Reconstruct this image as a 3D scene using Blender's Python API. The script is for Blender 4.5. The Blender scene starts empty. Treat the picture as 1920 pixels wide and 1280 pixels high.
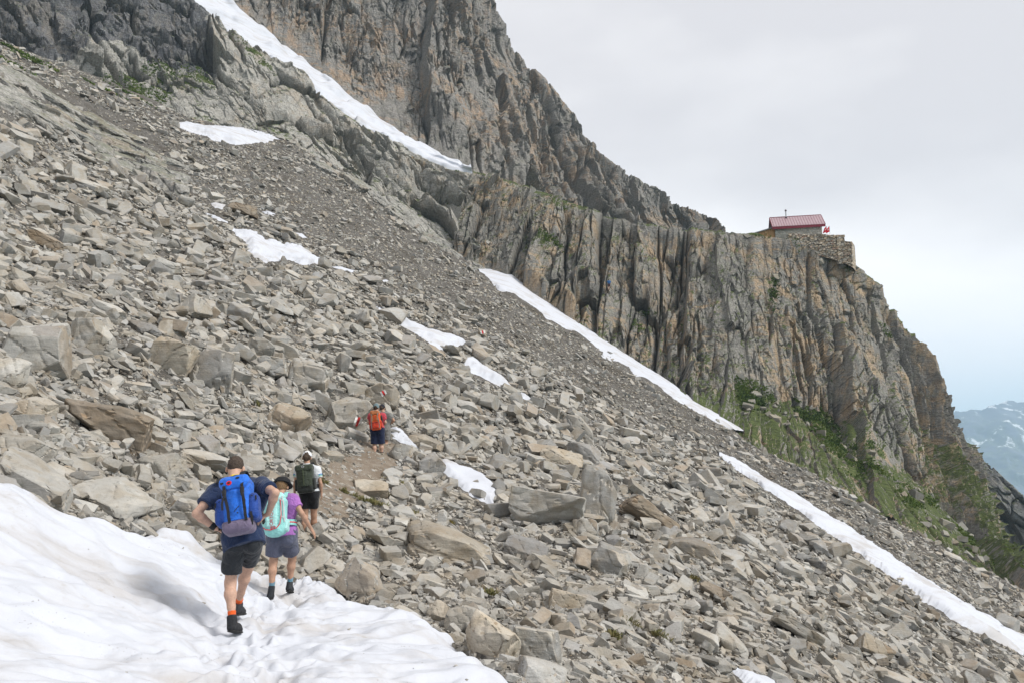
import bpy, bmesh, math, random
import numpy as np
from mathutils import Vector, Matrix

# ------------------------------------------------------------------ camera
SC = bpy.context.scene
COL = SC.collection
F_PX, CX, CY = 1493.33, 960.0, 640.0          # 28 mm lens, photograph is 1920 x 1280
PITCH = math.radians(8.76)
cam_d = bpy.data.cameras.new('camera')
cam_d.lens = 28.0; cam_d.sensor_width = 36.0; cam_d.sensor_fit = 'HORIZONTAL'
cam_d.clip_start = 0.1; cam_d.clip_end = 30000.0
cam = bpy.data.objects.new('camera', cam_d); COL.objects.link(cam)
cam.location = (0, 0, 0)
cam.rotation_euler = (math.pi / 2 + PITCH, 0, 0)
SC.camera = cam

# ------------------------------------------------------------------ sky and sun
SUN_ELEV, SUN_AZ = math.radians(46), math.radians(112)      # azimuth measured from +y towards +x
w = bpy.data.worlds.new('World'); SC.world = w; w.use_nodes = True
nt = w.node_tree; nt.nodes.clear()
N = nt.nodes.new; L = nt.links.new
wo = N('ShaderNodeOutputWorld')
sky = N('ShaderNodeTexSky'); sky.sky_type = 'NISHITA'; sky.sun_disc = False
sky.sun_elevation = SUN_ELEV; sky.sun_rotation = SUN_AZ; sky.altitude = 2000
bg1 = N('ShaderNodeBackground'); L(sky.outputs[0], bg1.inputs[0]); bg1.inputs[1].default_value = 0.13
bg2 = N('ShaderNodeBackground'); bg2.inputs[1].default_value = 1.0
tc = N('ShaderNodeTexCoord')
sep = N('ShaderNodeSeparateXYZ'); L(tc.outputs['Generated'], sep.inputs[0])
n1 = N('ShaderNodeTexNoise'); n1.inputs['Scale'].default_value = 2.6; n1.inputs['Detail'].default_value = 6; n1.inputs['Roughness'].default_value = 0.5
mp = N('ShaderNodeMapping'); mp.inputs['Scale'].default_value = (1, 1, 2.4); mp.inputs['Location'].default_value = (0.35, 0.2, 0.1)
L(tc.outputs['Generated'], mp.inputs[0]); L(mp.outputs[0], n1.inputs['Vector'])
# cloud cover: complete high up, opens just above the horizon
m1 = N('ShaderNodeMath'); m1.operation = 'MULTIPLY_ADD'; m1.inputs[1].default_value = 0.16; L(n1.outputs[0], m1.inputs[0]); L(sep.outputs[2], m1.inputs[2])
mr = N('ShaderNodeMapRange'); mr.interpolation_type = 'SMOOTHSTEP'
mr.inputs[1].default_value = 0.11; mr.inputs[2].default_value = 0.27; mr.inputs[3].default_value = 0.45; mr.inputs[4].default_value = 1.0
L(m1.outputs[0], mr.inputs[0])
cr = N('ShaderNodeValToRGB')
cr.color_ramp.elements[0].position = 0.40; cr.color_ramp.elements[0].color = (0.72, 0.705, 0.73, 1)
cr.color_ramp.elements[1].position = 0.66; cr.color_ramp.elements[1].color = (1.08, 1.06, 1.06, 1)
n2 = N('ShaderNodeTexNoise'); n2.inputs['Scale'].default_value = 1.5; n2.inputs['Detail'].default_value = 5; n2.inputs['Roughness'].default_value = 0.45
L(mp.outputs[0], n2.inputs['Vector'])
# clouds are brighter low on the right, under the thinning edge of the overcast
mr2 = N('ShaderNodeMapRange'); mr2.interpolation_type = 'SMOOTHSTEP'
mr2.inputs[1].default_value = 0.42; mr2.inputs[2].default_value = 0.12; mr2.inputs[3].default_value = -0.06; mr2.inputs[4].default_value = 0.27
L(sep.outputs[2], mr2.inputs[0])
ad = N('ShaderNodeMath'); ad.operation = 'ADD'; L(n2.outputs[0], ad.inputs[0]); L(mr2.outputs[0], ad.inputs[1])
L(ad.outputs[0], cr.inputs[0]); L(cr.outputs[0], bg2.inputs[0])
mx = N('ShaderNodeMixShader'); L(mr.outputs[0], mx.inputs[0]); L(bg1.outputs[0], mx.inputs[1]); L(bg2.outputs[0], mx.inputs[2])
L(mx.outputs[0], wo.inputs[0])

sun_d = bpy.data.lights.new('sun', 'SUN'); sun_d.energy = 3.3; sun_d.angle = math.radians(18); sun_d.color = (1.0, 0.965, 0.915)
sun = bpy.data.objects.new('sun', sun_d); COL.objects.link(sun)
sdir = Vector((math.sin(SUN_AZ) * math.cos(SUN_ELEV), math.cos(SUN_AZ) * math.cos(SUN_ELEV), math.sin(SUN_ELEV)))
sun.rotation_euler = sdir.to_track_quat('Z', 'Y').to_euler()
sun.location = (40, 20, 120)

SC.view_settings.view_transform = 'Standard'; SC.view_settings.look = 'None'
SC.view_settings.exposure = 0.16; SC.view_settings.gamma = 1.0; SC.view_settings.use_curve_mapping = False
SC.cycles.use_denoising = True
SC.cycles.max_bounces = 5; SC.cycles.diffuse_bounces = 3; SC.cycles.volume_bounces = 1

# ------------------------------------------------------------------ helpers: rays, noise, meshes
_cp, _sp = math.cos(PITCH), math.sin(PITCH)
def ray(px, py):
    """direction of a sight line, scaled so that its forward (y) part is 1"""
    px = np.asarray(px, float); py = np.asarray(py, float)
    cx = (px - CX) / F_PX; cy = (CY - py) / F_PX
    dx = cx; dy = _cp - cy * _sp; dz = _sp + cy * _cp
    return np.stack([dx / dy, np.ones_like(dx), dz / dy], -1)
def P(px, py, d):
    return ray(px, py) * np.asarray(d, float)[..., None]
def project(p):
    p = np.asarray(p, float)
    x, y, z = p[..., 0], p[..., 1], p[..., 2]
    fw = y * _cp + z * _sp; up = -y * _sp + z * _cp
    fw = np.where(fw < 0.05, 0.05, fw)
    return CX + F_PX * x / fw, CY - F_PX * up / fw

def _hash(ix, iy, iz, seed):
    h = (ix.astype(np.int64) * 374761393 + iy.astype(np.int64) * 668265263 + iz.astype(np.int64) * 2147483647 + seed * 974711) & 0xffffffff
    h = ((h ^ (h >> 13)) * 1274126177) & 0xffffffff
    h = ((h ^ (h >> 16)) * 2246822519) & 0xffffffff
    return ((h ^ (h >> 15)) & 0xffffff) / float(0xffffff)
def vnoise(p, seed=0):
    p = np.asarray(p, float)
    if p.shape[-1] == 2:
        p = np.concatenate([p, np.zeros(p.shape[:-1] + (1,))], -1)
    i = np.floor(p).astype(np.int64); f = p - i
    u = f * f * f * (f * (f * 6 - 15) + 10)
    r = 0
    for dx in (0, 1):
        wx = u[..., 0] if dx else 1 - u[..., 0]
        for dy in (0, 1):
            wy = u[..., 1] if dy else 1 - u[..., 1]
            for dz in (0, 1):
                wz = u[..., 2] if dz else 1 - u[..., 2]
                r = r + wx * wy * wz * _hash(i[..., 0] + dx, i[..., 1] + dy, i[..., 2] + dz, seed)
    return r * 2 - 1
def fbm(p, octaves=4, seed=0, rough=0.5, lac=2.03):
    p = np.asarray(p, float); a = 1.0; s = 0; t = 0
    for o in range(octaves):
        s = s + a * vnoise(p, seed + o * 17); t += a
        p = p * lac + 3.7; a *= rough
    return s / t
def facets(s, t, seed):
    """cells of broken rock: per-cell offset, tilt along s and t, and distance to the cell's edge"""
    ci = np.floor(s).astype(np.int64); cj = np.floor(t).astype(np.int64)
    f1 = np.full(s.shape, 9.0); f2 = np.full(s.shape, 9.0)
    bo = np.zeros(s.shape); bx = np.zeros(s.shape); by = np.zeros(s.shape)
    z0 = np.zeros_like(ci)
    for di in (-1, 0, 1):
        for dj in (-1, 0, 1):
            i = ci + di; j = cj + dj
            px = i + 0.5 + 0.86 * (_hash(i, j, z0, seed) - 0.5); py = j + 0.5 + 0.86 * (_hash(i, j, z0 + 1, seed) - 0.5)
            d = np.hypot(s - px, t - py)
            g = d < f1
            f2 = np.where(g, f1, np.minimum(f2, d))
            h = _hash(i, j, z0 + 2, seed) * 2 - 1
            gx = _hash(i, j, z0 + 3, seed) * 2 - 1; gy = _hash(i, j, z0 + 4, seed) * 2 - 1
            bo = np.where(g, h, bo); bx = np.where(g, gx * (s - px), bx); by = np.where(g, gy * (t - py), by)
            f1 = np.where(g, d, f1)
    return bo, bx, by, f2 - f1
def sstep(a, b, x):
    t = np.clip((x - a) / (b - a), 0, 1); return t * t * (3 - 2 * t)
def in_poly(x, y, poly):
    x = np.asarray(x, float); y = np.asarray(y, float)
    r = np.zeros(x.shape, bool); n = len(poly)
    for k in range(n):
        x1, y1 = poly[k][0], poly[k][1]; x2, y2 = poly[(k + 1) % n][0], poly[(k + 1) % n][1]
        c = (y1 > y) != (y2 > y)
        with np.errstate(divide='ignore', invalid='ignore'):
            xi = (x2 - x1) * (y - y1) / ((y2 - y1) if y2 != y1 else 1e-9) + x1
        r ^= c & (x < xi)
    return r
def dist_line(x, y, pts, closed=False):
    x = np.asarray(x, float); y = np.asarray(y, float)
    best = np.full(x.shape, 1e9); n = len(pts)
    for k in range(n if closed else n - 1):
        ax, ay = pts[k][0], pts[k][1]; bx, by = pts[(k + 1) % n][0], pts[(k + 1) % n][1]
        dx, dy = bx - ax, by - ay; q = dx * dx + dy * dy + 1e-12
        t = np.clip(((x - ax) * dx + (y - ay) * dy) / q, 0, 1)
        best = np.minimum(best, np.hypot(x - ax - t * dx, y - ay - t * dy))
    return best
def sdist(x, y, poly):
    d = dist_line(x, y, poly, True)
    return np.where(in_poly(x, y, poly), d, -d)

def link(name, me, mat=None, parent=None):
    o = bpy.data.objects.new(name, me); COL.objects.link(o)
    if mat is not None:
        me.materials.clear(); me.materials.append(mat)
    if parent is not None: o.parent = parent
    return o
def np_mesh(name, v, faces, smooth=True):
    """faces: (n,3) or (n,4) int array, or a list of such arrays"""
    me = bpy.data.meshes.new(name)
    v = np.ascontiguousarray(v, np.float32).reshape(-1, 3)
    fl = faces if isinstance(faces, list) else [faces]
    fl = [np.asarray(f, np.int32) for f in fl if len(f)]
    nl = sum(f.size for f in fl); nf = sum(len(f) for f in fl)
    me.vertices.add(len(v)); me.vertices.foreach_set('co', v.ravel())
    me.loops.add(nl); me.polygons.add(nf)
    me.loops.foreach_set('vertex_index', np.concatenate([f.ravel() for f in fl]))
    tot = np.concatenate([np.full(len(f), f.shape[1], np.int32) for f in fl])
    st = np.concatenate([[0], np.cumsum(tot)[:-1]]).astype(np.int32)
    me.polygons.foreach_set('loop_start', st); me.polygons.foreach_set('loop_total', tot)
    me.polygons.foreach_set('use_smooth', np.full(nf, bool(smooth)))
    me.update(calc_edges=True); me.validate()
    return me
def grid_faces(nr, nc, keep=None):
    i = np.arange(nr * nc).reshape(nr, nc)
    q = np.stack([i[:-1, :-1], i[:-1, 1:], i[1:, 1:], i[1:, :-1]], -1).reshape(-1, 4)
    if keep is not None:
        k = keep.reshape(-1); q = q[k[q].all(1)]
    return q
def compact(v, f):
    used = np.unique(f); m = np.full(len(v), -1, np.int64); m[used] = np.arange(len(used))
    return v[used], m[f], used
def attr(me, name, vals):
    a = me.attributes.new(name, 'FLOAT', 'POINT'); a.data.foreach_set('value', np.ascontiguousarray(vals, np.float32).ravel())
def empty(name, loc=(0, 0, 0), rot=(0, 0, 0)):
    o = bpy.data.objects.new(name, None); COL.objects.link(o); o.location = loc; o.rotation_euler = rot
    o.empty_display_size = 0.2
    return o
def tag(o, label, cat, group=None):
    o['label'] = label; o['category'] = cat
    if group: o['group'] = group
    return o
def structure(o): o['kind'] = 'structure'; return o

# ------------------------------------------------------------------ materials
class NT:
    """small helper to write node trees"""
    def __init__(s, name):
        s.m = bpy.data.materials.new(name); s.m.use_nodes = True
        s.t = s.m.node_tree; s.t.nodes.clear()
        s.out = s.n('ShaderNodeOutputMaterial'); s.b = s.n('ShaderNodeBsdfPrincipled')
        s.l(s.b.outputs[0], s.out.inputs[0]); s.b.inputs['Specular IOR Level'].default_value = 0.25
    def n(s, t, **k):
        x = s.t.nodes.new(t)
        for a, v in k.items(): setattr(x, a, v)
        return x
    def l(s, a, b): s.t.links.new(a, b)
    def val(s, sock, v):
        if hasattr(v, 'is_output'): s.l(v, sock)
        else: sock.default_value = v
    def math(s, op, a, b=0.0, c=0.0):
        x = s.n('ShaderNodeMath', operation=op)
        for i, v in enumerate((a, b, c)): s.val(x.inputs[i], v)
        return x.outputs[0]
    def mapping(s, vec, scale=(1, 1, 1), rot=(0, 0, 0), loc=(0, 0, 0)):
        x = s.n('ShaderNodeMapping'); s.l(vec, x.inputs[0])
        x.inputs['Scale'].default_value = scale; x.inputs['Rotation'].default_value = rot; x.inputs['Location'].default_value = loc
        return x.outputs[0]
    def noise(s, vec, scale, detail=4, rough=0.55, dist=0.0):
        x = s.n('ShaderNodeTexNoise'); s.l(vec, x.inputs['Vector'])
        x.inputs['Scale'].default_value = scale; x.inputs['Detail'].default_value = detail
        x.inputs['Roughness'].default_value = rough; x.inputs['Distortion'].default_value = dist
        return x.outputs[0]
    def voro(s, vec, scale, feature='F1', out='Distance'):
        x = s.n('ShaderNodeTexVoronoi', feature=feature); s.l(vec, x.inputs['Vector']); x.inputs['Scale'].default_value = scale
        return x.outputs[out]
    def rng(s, v, a, b, c=0.0, d=1.0, smooth=True):
        x = s.n('ShaderNodeMapRange'); x.interpolation_type = 'SMOOTHSTEP' if smooth else 'LINEAR'
        s.val(x.inputs[0], v)
        for i, q in enumerate((a, b, c, d)): s.val(x.inputs[i + 1], q)
        return x.outputs[0]
    def mix(s, f, a, b, mode='MIX'):
        x = s.n('ShaderNodeMix', data_type='RGBA', blend_type=mode)
        s.val(x.inputs[0], f)
        for i, v in ((6, a), (7, b)):
            if hasattr(v, 'is_output'): s.l(v, x.inputs[i])
            else: x.inputs[i].default_value = tuple(v) + ((1,) if len(v) == 3 else ())
        return x.outputs[2]
    def ramp(s, v, stops):
        x = s.n('ShaderNodeValToRGB'); s.val(x.inputs[0], v); e = x.color_ramp.elements
        while len(e) < len(stops): e.new(0.5)
        for q, (p, c) in zip(e, stops): q.position = p; q.color = tuple(c) + (1,)
        return x.outputs[0]
    def bump(s, h, strength, dist, normal=None):
        x = s.n('ShaderNodeBump'); x.inputs['Strength'].default_value = strength; x.inputs['Distance'].default_value = dist
        s.l(h, x.inputs['Height'])
        if normal is not None: s.l(normal, x.inputs['Normal'])
        return x.outputs[0]
    def fin(s, color, rough=0.9, normal=None):
        s.val(s.b.inputs['Base Color'], color if hasattr(color, 'is_output') else tuple(color) + (1,))
        s.val(s.b.inputs['Roughness'], rough)
        if normal is not None: s.l(normal, s.b.inputs['Normal'])
        return s.m
def plain(name, c, rough=0.7, var=0.0, scale=30.0, bump=0.0, spec=0.25, metal=0.0):
    k = NT(name); g = k.n('ShaderNodeTexCoord').outputs['Object']
    col = tuple(c)
    nz = k.noise(g, scale, 3)
    if var: col = k.mix(k.rng(nz, 0.3, 0.7), [x * (1 - var) for x in c], [min(1, x * (1 + var)) for x in c])
    nm = k.bump(nz, bump, 0.01) if bump else None
    k.b.inputs['Specular IOR Level'].default_value = spec; k.b.inputs['Metallic'].default_value = metal
    return k.fin(col, rough, nm)

def rock_material(name, gain=1.0):
    """loose stones: every stone its own tone, mineral speckle, stains, lichen crust"""
    k = NT(name)
    geo = k.n('ShaderNodeNewGeometry'); oi = k.n('ShaderNodeObjectInfo')
    pos = geo.outputs['Position']
    r = k.math('FRACT', k.math('ADD', geo.outputs['Random Per Island'], oi.outputs['Random']))
    tone = k.ramp(r, [(0.0, (.30, .30, .30)), (0.2, (.45, .44, .415)), (0.4, (.52, .52, .515)), (0.58, (.40, .375, .335)),
                      (0.75, (.60, .595, .575)), (0.86, (.42, .365, .305)), (0.91, (.40, .40, .405)), (1.0, (.54, .52, .485))])
    tone = k.mix(1.0, k.mix(1.0, tone, (.765, .75, .718), 'MULTIPLY'), oi.outputs['Color'], 'MULTIPLY')
    n1 = k.noise(pos, 2.3, 5, 0.6, 0.4); n2 = k.noise(pos, 11.0, 5, 0.65); n3 = k.noise(pos, 75.0, 3, 0.7)
    c = k.mix(k.rng(n1, 0.42, 0.66), tone, k.mix(1.0, tone, (.93, .87, .79), 'MULTIPLY'))
    c = k.mix(k.rng(n2, 0.5, 0.75, 0, .55), c, k.mix(1.0, c, (.62, .62, .62), 'MULTIPLY'))
    c = k.mix(k.rng(n3, 0.52, 0.7, 0, .3), c, k.mix(1.0, c, (.5, .5, .52), 'MULTIPLY'))
    n0 = k.noise(pos, .9, 4, .6, .5); c = k.mix(k.rng(n0, .48, .68, 0, .6), c, k.mix(1.0, c, (.66, .62, .56), 'MULTIPLY'))
    n4 = k.noise(k.mapping(pos, (1.2, 1.2, 5), (.6, .4, .3)), 2.2, 5, .65); c = k.mix(k.rng(n4, .52, .66, 0, .5), c, k.mix(1.0, c, (1.28, 1.27, 1.25), 'MULTIPLY'))
    c = k.mix(k.rng(n3, 0.46, 0.3, 0, .25), c, k.mix(1.0, c, (1.4, 1.4, 1.38), 'MULTIPLY'))
    lich = k.math('MULTIPLY', k.rng(k.noise(pos, 5.0, 4, 0.7), 0.56, 0.66), k.rng(k.noise(pos, 38.0, 2), 0.45, 0.6))
    c = k.mix(k.math('MULTIPLY', lich, .45), c, (.16, .165, .135))
    c = k.mix(1.0, c, (gain, gain, gain), 'MULTIPLY')
    h = k.math('ADD', k.math('MULTIPLY', n2, 0.6), k.math('MULTIPLY', n3, 0.18))
    st = k.mapping(pos, (3, 3, 26), (0.5, 0.35, 0.2))
    h = k.math('ADD', h, k.math('MULTIPLY', k.noise(st, 1.0, 3), 0.3))
    return k.fin(c, 0.92, k.bump(h, 0.6, 0.06))
M_ROCK = rock_material('stone')

def ground_material():
    k = NT('gravel'); pos = k.n('ShaderNodeNewGeometry').outputs['Position']
    v = k.n('ShaderNodeTexVoronoi'); k.l(pos, v.inputs['Vector']); v.inputs['Scale'].default_value = 9.0
    cell = k.n('ShaderNodeSeparateColor'); k.l(v.outputs['Color'], cell.inputs[0])
    tone = k.ramp(cell.outputs[0], [(0, (.065, .06, .052)), (.4, (.105, .096, .084)), (.75, (.15, .14, .125)), (1, (.22, .207, .19))])
    big = k.noise(pos, 0.35, 5, .6)
    c = k.mix(k.rng(big, .45, .65), tone, (.085, .074, .06))
    c = k.mix(k.rng(k.noise(pos, 30, 3), .45, .7, 0, .6), c, k.mix(1, c, (.6, .58, .55), 'MULTIPLY'))
    h = k.math('SUBTRACT', 1.0, k.math('MULTIPLY', v.outputs['Distance'], 1.0))
    return k.fin(c, .95, k.bump(h, .8, .08))
M_GROUND = ground_material()

def soil_material():
    k = NT('trail_soil'); pos = k.n('ShaderNodeNewGeometry').outputs['Position']
    n = k.noise(pos, 3, 6, .65); n2 = k.noise(pos, 40, 3, .6)
    c = k.ramp(n, [(.3, (.15, .115, .082)), (.5, (.205, .165, .125)), (.7, (.27, .235, .19))])
    v = k.n('ShaderNodeTexVoronoi'); k.l(pos, v.inputs['Vector']); v.inputs['Scale'].default_value = 16.0
    peb = k.math('MULTIPLY', k.rng(v.outputs['Distance'], .35, .22), k.rng(k.noise(pos, 2.2, 2), .4, .6))
    c = k.mix(peb, c, (.33, .31, .28))
    c = k.mix(k.rng(n2, .5, .7, 0, .5), c, k.mix(1, c, (.6, .6, .6), 'MULTIPLY'))
    h = k.math('ADD', k.math('MULTIPLY', peb, .6), n2)
    return k.fin(c, .97, k.bump(h, .7, .03))
M_SOIL = soil_material()

def cliff_material(name, base, tan, tan_amt, dark_amt, lichen, tilt=0.0, grass=1.0, sc=1.0, seed=0.0, moss=0.0):
    """banded gneiss: grey ground, rusty and dark water streaks, lichen, grass only on ledges"""
    k = NT(name); geo = k.n('ShaderNodeNewGeometry'); pos = geo.outputs['Position']
    pos0 = k.mapping(pos, (1, 1, 1), (0, 0, 0), (seed, seed * .7, seed * .3))
    st = k.mapping(pos0, (.55 * sc, .55 * sc, .07 * sc), (0, tilt, 0))
    st2 = k.mapping(pos0, (1.6 * sc, 1.6 * sc, .16 * sc), (0, tilt * .6, 0))
    dg = k.mapping(pos0, (.30 * sc, .30 * sc, 1.5 * sc), (0, math.radians(38), 0))
    b1 = k.noise(st, 1.0, 6, .62, .5); b2 = k.noise(st2, 1.0, 5, .65, .3); fine = k.noise(pos0, 3.2 * sc, 5, .7); blot = k.noise(pos0, .11 * sc, 4, .6)
    c = k.mix(k.rng(fine, .3, .7), [x * .72 for x in base], [x * 1.32 for x in base])
    c = k.mix(k.rng(b2, .45, .7, 0, .55), c, k.mix(1, c, (.55, .55, .57), 'MULTIPLY'))
    t = k.math('MULTIPLY', k.rng(b1, .46, .60), k.rng(blot, .42, .56))
    t2 = k.math('MULTIPLY', k.rng(k.noise(dg, 1.0, 5, .62, .6), .52, .64), k.rng(blot, .44, .56))
    c = k.mix(k.math('MULTIPLY', k.math('MAXIMUM', t, t2), tan_amt), c, k.mix(k.rng(fine, .3, .7), [x * .65 for x in tan], [x * 1.2 for x in tan]))
    dk = k.math('MULTIPLY', k.rng(k.noise(st, 1.7, 5, .6), .52, .64), k.rng(k.noise(pos0, .07 * sc, 3), .42, .58))
    c = k.mix(k.math('MULTIPLY', dk, dark_amt), c, (.055, .055, .06))
    lm = k.math('MULTIPLY', k.rng(k.noise(pos0, .6 * sc, 5, .7), .5, .66), lichen)
    c = k.mix(lm, c, (.215, .225, .145))
    sp = k.rng(k.noise(pos0, 2.2 * sc, 5, .75), .57, .68, 0, .6)
    c = k.mix(sp, c, (.40, .40, .37))
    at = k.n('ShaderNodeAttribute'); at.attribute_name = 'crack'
    # cleft mask pulls the colour towards a dark brown grey
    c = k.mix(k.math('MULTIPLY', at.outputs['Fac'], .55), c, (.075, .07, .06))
    sx = k.n('ShaderNodeSeparateXYZ'); k.l(geo.outputs['Normal'], sx.inputs[0])
    av = k.n('ShaderNodeAttribute'); av.attribute_name = 'veg'
    gm = k.math('ADD', k.math('MULTIPLY', sx.outputs[2], 1.0), k.math('MULTIPLY', k.noise(pos0, .5 * sc, 4, .65), .55))
    gm = k.math('ADD', gm, k.math('MULTIPLY', av.outputs['Fac'], k.math('MULTIPLY', k.rng(k.noise(pos0, .30 * sc, 5, .75), .47, .58), .55)))
    gm = k.math('MULTIPLY', k.rng(gm, .93 - moss, 1.07 - moss), grass)
    gcol = k.ramp(k.noise(pos0, 1.4 * sc, 4, .7), [(.3, (.035, .042, .016)), (.5, (.065, .085, .024)), (.66, (.105, .125, .038)), (.8, (.16, .145, .07))])
    c = k.mix(gm, c, gcol)
    h = k.math('ADD', k.math('MULTIPLY', b2, .9), k.math('MULTIPLY', fine, .55))
    h = k.math('ADD', h, k.math('MULTIPLY', k.noise(dg, 2.4, 4), .5))
    return k.fin(c, .93, k.bump(h, .75, .5 / sc))

def snow_material(name, dirt=1.0, sc=1.0):
    k = NT(name); pos = k.n('ShaderNodeNewGeometry').outputs['Position']
    n1 = k.noise(k.mapping(pos, (.5 * sc, 1.1 * sc, 1), (0, 0, .6)), 1.0, 6, .62, .8); n2 = k.noise(pos, 5 * sc, 5, .65); n3 = k.noise(pos, 60 * sc, 2, .6)
    c = k.mix(k.rng(n1, .46, .70, 0, .85 * dirt), (.535, .552, .595), (.42, .40, .385))
    c = k.mix(k.math('MULTIPLY', k.rng(n2, .56, .74), k.rng(n1, .45, .6, 0, .55 * dirt)), c, (.37, .335, .30))
    speck = k.math('MULTIPLY', k.rng(k.noise(pos, 42 * sc, 1, .5), .70, .74), k.rng(k.noise(pos, 1.3 * sc, 3), .5, .62))
    c = k.mix(k.math('MULTIPLY', speck, .7 * dirt), c, (.2, .18, .16))
    h = k.math('ADD', k.math('MULTIPLY', n2, 1.0), k.math('MULTIPLY', n3, .14))
    k.b.inputs['Subsurface Weight'].default_value = 0.0
    return k.fin(c, .7, k.bump(h, .3, .05 / sc))
M_SNOW = snow_material('snow', 1.0)
M_SNOW_FAR = snow_material('old_snow', 1.0, .35)
# ------------------------------------------------------------------ terrain: scree slope as a height field
EDGE_PX = [(-420, -60, 112), (-200, 0, 116), (0, 58, 120), (130, 128, 123), (200, 160, 125), (300, 205, 127), (420, 238, 128), (540, 252, 129),
           (620, 298, 129), (700, 358, 129), (780, 418, 129), (850, 478, 128), (920, 510, 124), (1000, 556, 118), (1130, 642, 108), (1250, 716, 100),
           (1385, 802, 92), (1480, 862, 87), (1560, 905, 82), (1700, 985, 76), (1920, 1112, 66), (2300, 1330, 52), (2900, 1640, 38)]
EDGE = np.array([P(a, b, c) for a, b, c in EDGE_PX])
SNOW_EDGE_PX = [(-80, 860, 8.6), (0, 886, 8.8), (60, 903, 9.2), (110, 936, 9.2), (165, 952, 9.8), (235, 985, 10.2), (330, 985, 11.6), (400, 1018, 11.6), (432, 1046, 11.4),
                (470, 1068, 11.9), (520, 1068, 12.6), (570, 1062, 13.0), (612, 1072, 13.0), (640, 1092, 12.3), (668, 1118, 11.2), (700, 1122, 11.0), (745, 1121, 10.9),
                (800, 1140, 10.2), (828, 1165, 9.4), (872, 1192, 8.7), (930, 1235, 7.8), (1020, 1282, 6.9), (1180, 1350, 5.9), (1500, 1480, 4.6)]
SNOW_IN_PX = [(430, 1190, 8.0), (448, 1157, 8.9), (508, 1125, 10.9), (543, 1116, 11.4), (200, 1080, 8.4), (330, 1080, 9.3), (60, 980, 8.2), (0, 1150, 6.2), (250, 1240, 5.9), (0, 1280, 4.7),
              (480, 1280, 6.0), (700, 1280, 6.3), (760, 1200, 8.2), (620, 1160, 9.6), (900, 1330, 5.6), (300, 1160, 7.6)]
_se = np.array([P(*q) for q in SNOW_EDGE_PX]); _si = np.array([P(*q) for q in SNOW_IN_PX])
_sx = np.array([(0, 0, -1.66), (0, 2.5, -1.64), (-2, 1.5, -1.05), (-3.6, 3, -.62), (-5, 4, -.2), (-2.5, -3, -1.0), (0, -4, -1.75), (2.2, 1, -2.3), (2.4, -3, -2.5), (-6.5, -3, .5), (-7, 6, .4)])
SNOW_POLY = [tuple(p[:2]) for p in _se] + [(2.8, 2.5), (2.9, -1), (2.6, -7), (-8, -7), (-8, 5)]

CTRL = [(440, 1230, 8.0), (520, 1150, 11), (577, 1021, 15.5), (640, 935, 19.5), (660, 900, 21.5), (705, 861, 24), (735, 842, 25.5), (690, 800, 26.5),
        (0, 960, 8.6), (120, 990, 9.3), (235, 1010, 10.2), (330, 1010, 11.6), (430, 1075, 11.5), (570, 1085, 13.0), (640, 1115, 12.2), (745, 1145, 10.8), (872, 1225, 8.6), (1020, 1320, 6.9),
        (0, 800, 11.5), (0, 640, 15.5), (0, 520, 21), (0, 400, 32), (0, 260, 55), (0, 150, 90), (130, 130, 121),
        (210, 800, 13.2), (360, 690, 19), (330, 900, 14), (180, 620, 20), (200, 520, 27), (200, 400, 42), (200, 280, 75), (470, 900, 15.5), (480, 770, 21),
        (400, 600, 28), (400, 480, 42), (400, 350, 75), (300, 215, 124), (540, 265, 126), (500, 330, 100), (600, 700, 29), (600, 600, 38), (600, 480, 62), (620, 310, 126),
        (700, 370, 126), (780, 430, 126), (800, 700, 38), (800, 600, 57), (800, 500, 92), (850, 490, 125), (950, 700, 46), (950, 600, 74), (960, 540, 115),
        (830, 830, 28), (835, 1015, 17.5), (760, 960, 20.0), (900, 900, 24), (1020, 955, 21.5), (1000, 830, 32), (1000, 760, 40), (960, 1060, 17), (850, 1110, 13.8), (700, 1040, 15.5), (700, 1000, 17),
        (1010, 1180, 12.6), (1020, 1250, 10.2), (1130, 1060, 18.5), (1120, 930, 26), (1150, 800, 44), (1150, 690, 85), (1130, 660, 105), (1250, 1180, 14.5), (1250, 1270, 12),
        (1300, 1040, 23), (1300, 920, 36), (1300, 830, 60), (1280, 745, 97), (1390, 815, 90), (1450, 1180, 18.5), (1450, 1275, 15.5), (1500, 1060, 28), (1500, 960, 46), (1480, 880, 82),
        (1560, 915, 80), (1700, 1180, 27), (1700, 1080, 44), (1700, 1000, 74), (1650, 1275, 20), (1900, 1270, 26), (1900, 1190, 42), (1920, 1122, 64), (2300, 1340, 50), (2200, 1500, 22)]
_cp3 = np.array([P(*q) for q in CTRL])
_far = np.array([(6, -4, -6.0), (12, 0, -9.5), (30, -5, -21), (4, 3.5, -4.2), (7, 5, -5.6), (-8, -6, .8), (-20, 0, 8.5), (-14, 6, 5.2), (-40, 10, 26), (-70, 40, 52), (45, 15, -26), (60, 30, -32), (0, -14, -3)])
def tps_fit(pts, lam):
    xy, z = pts[:, :2], pts[:, 2]
    d = np.hypot(*(xy[:, None] - xy[None]).transpose(2, 0, 1))
    A = np.sqrt(d * d + .6)                       # linear (multiquadric) kernel
    n = len(xy); Pm = np.c_[np.ones(n), xy]
    lam = lam * np.maximum(np.hypot(xy[:, 0], xy[:, 1]), 4) / 10
    M = np.block([[-A + np.diag(lam), Pm], [Pm.T, np.zeros((3, 3))]])
    s = np.linalg.solve(M, np.r_[z, np.zeros(3)])
    return xy, s
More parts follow.
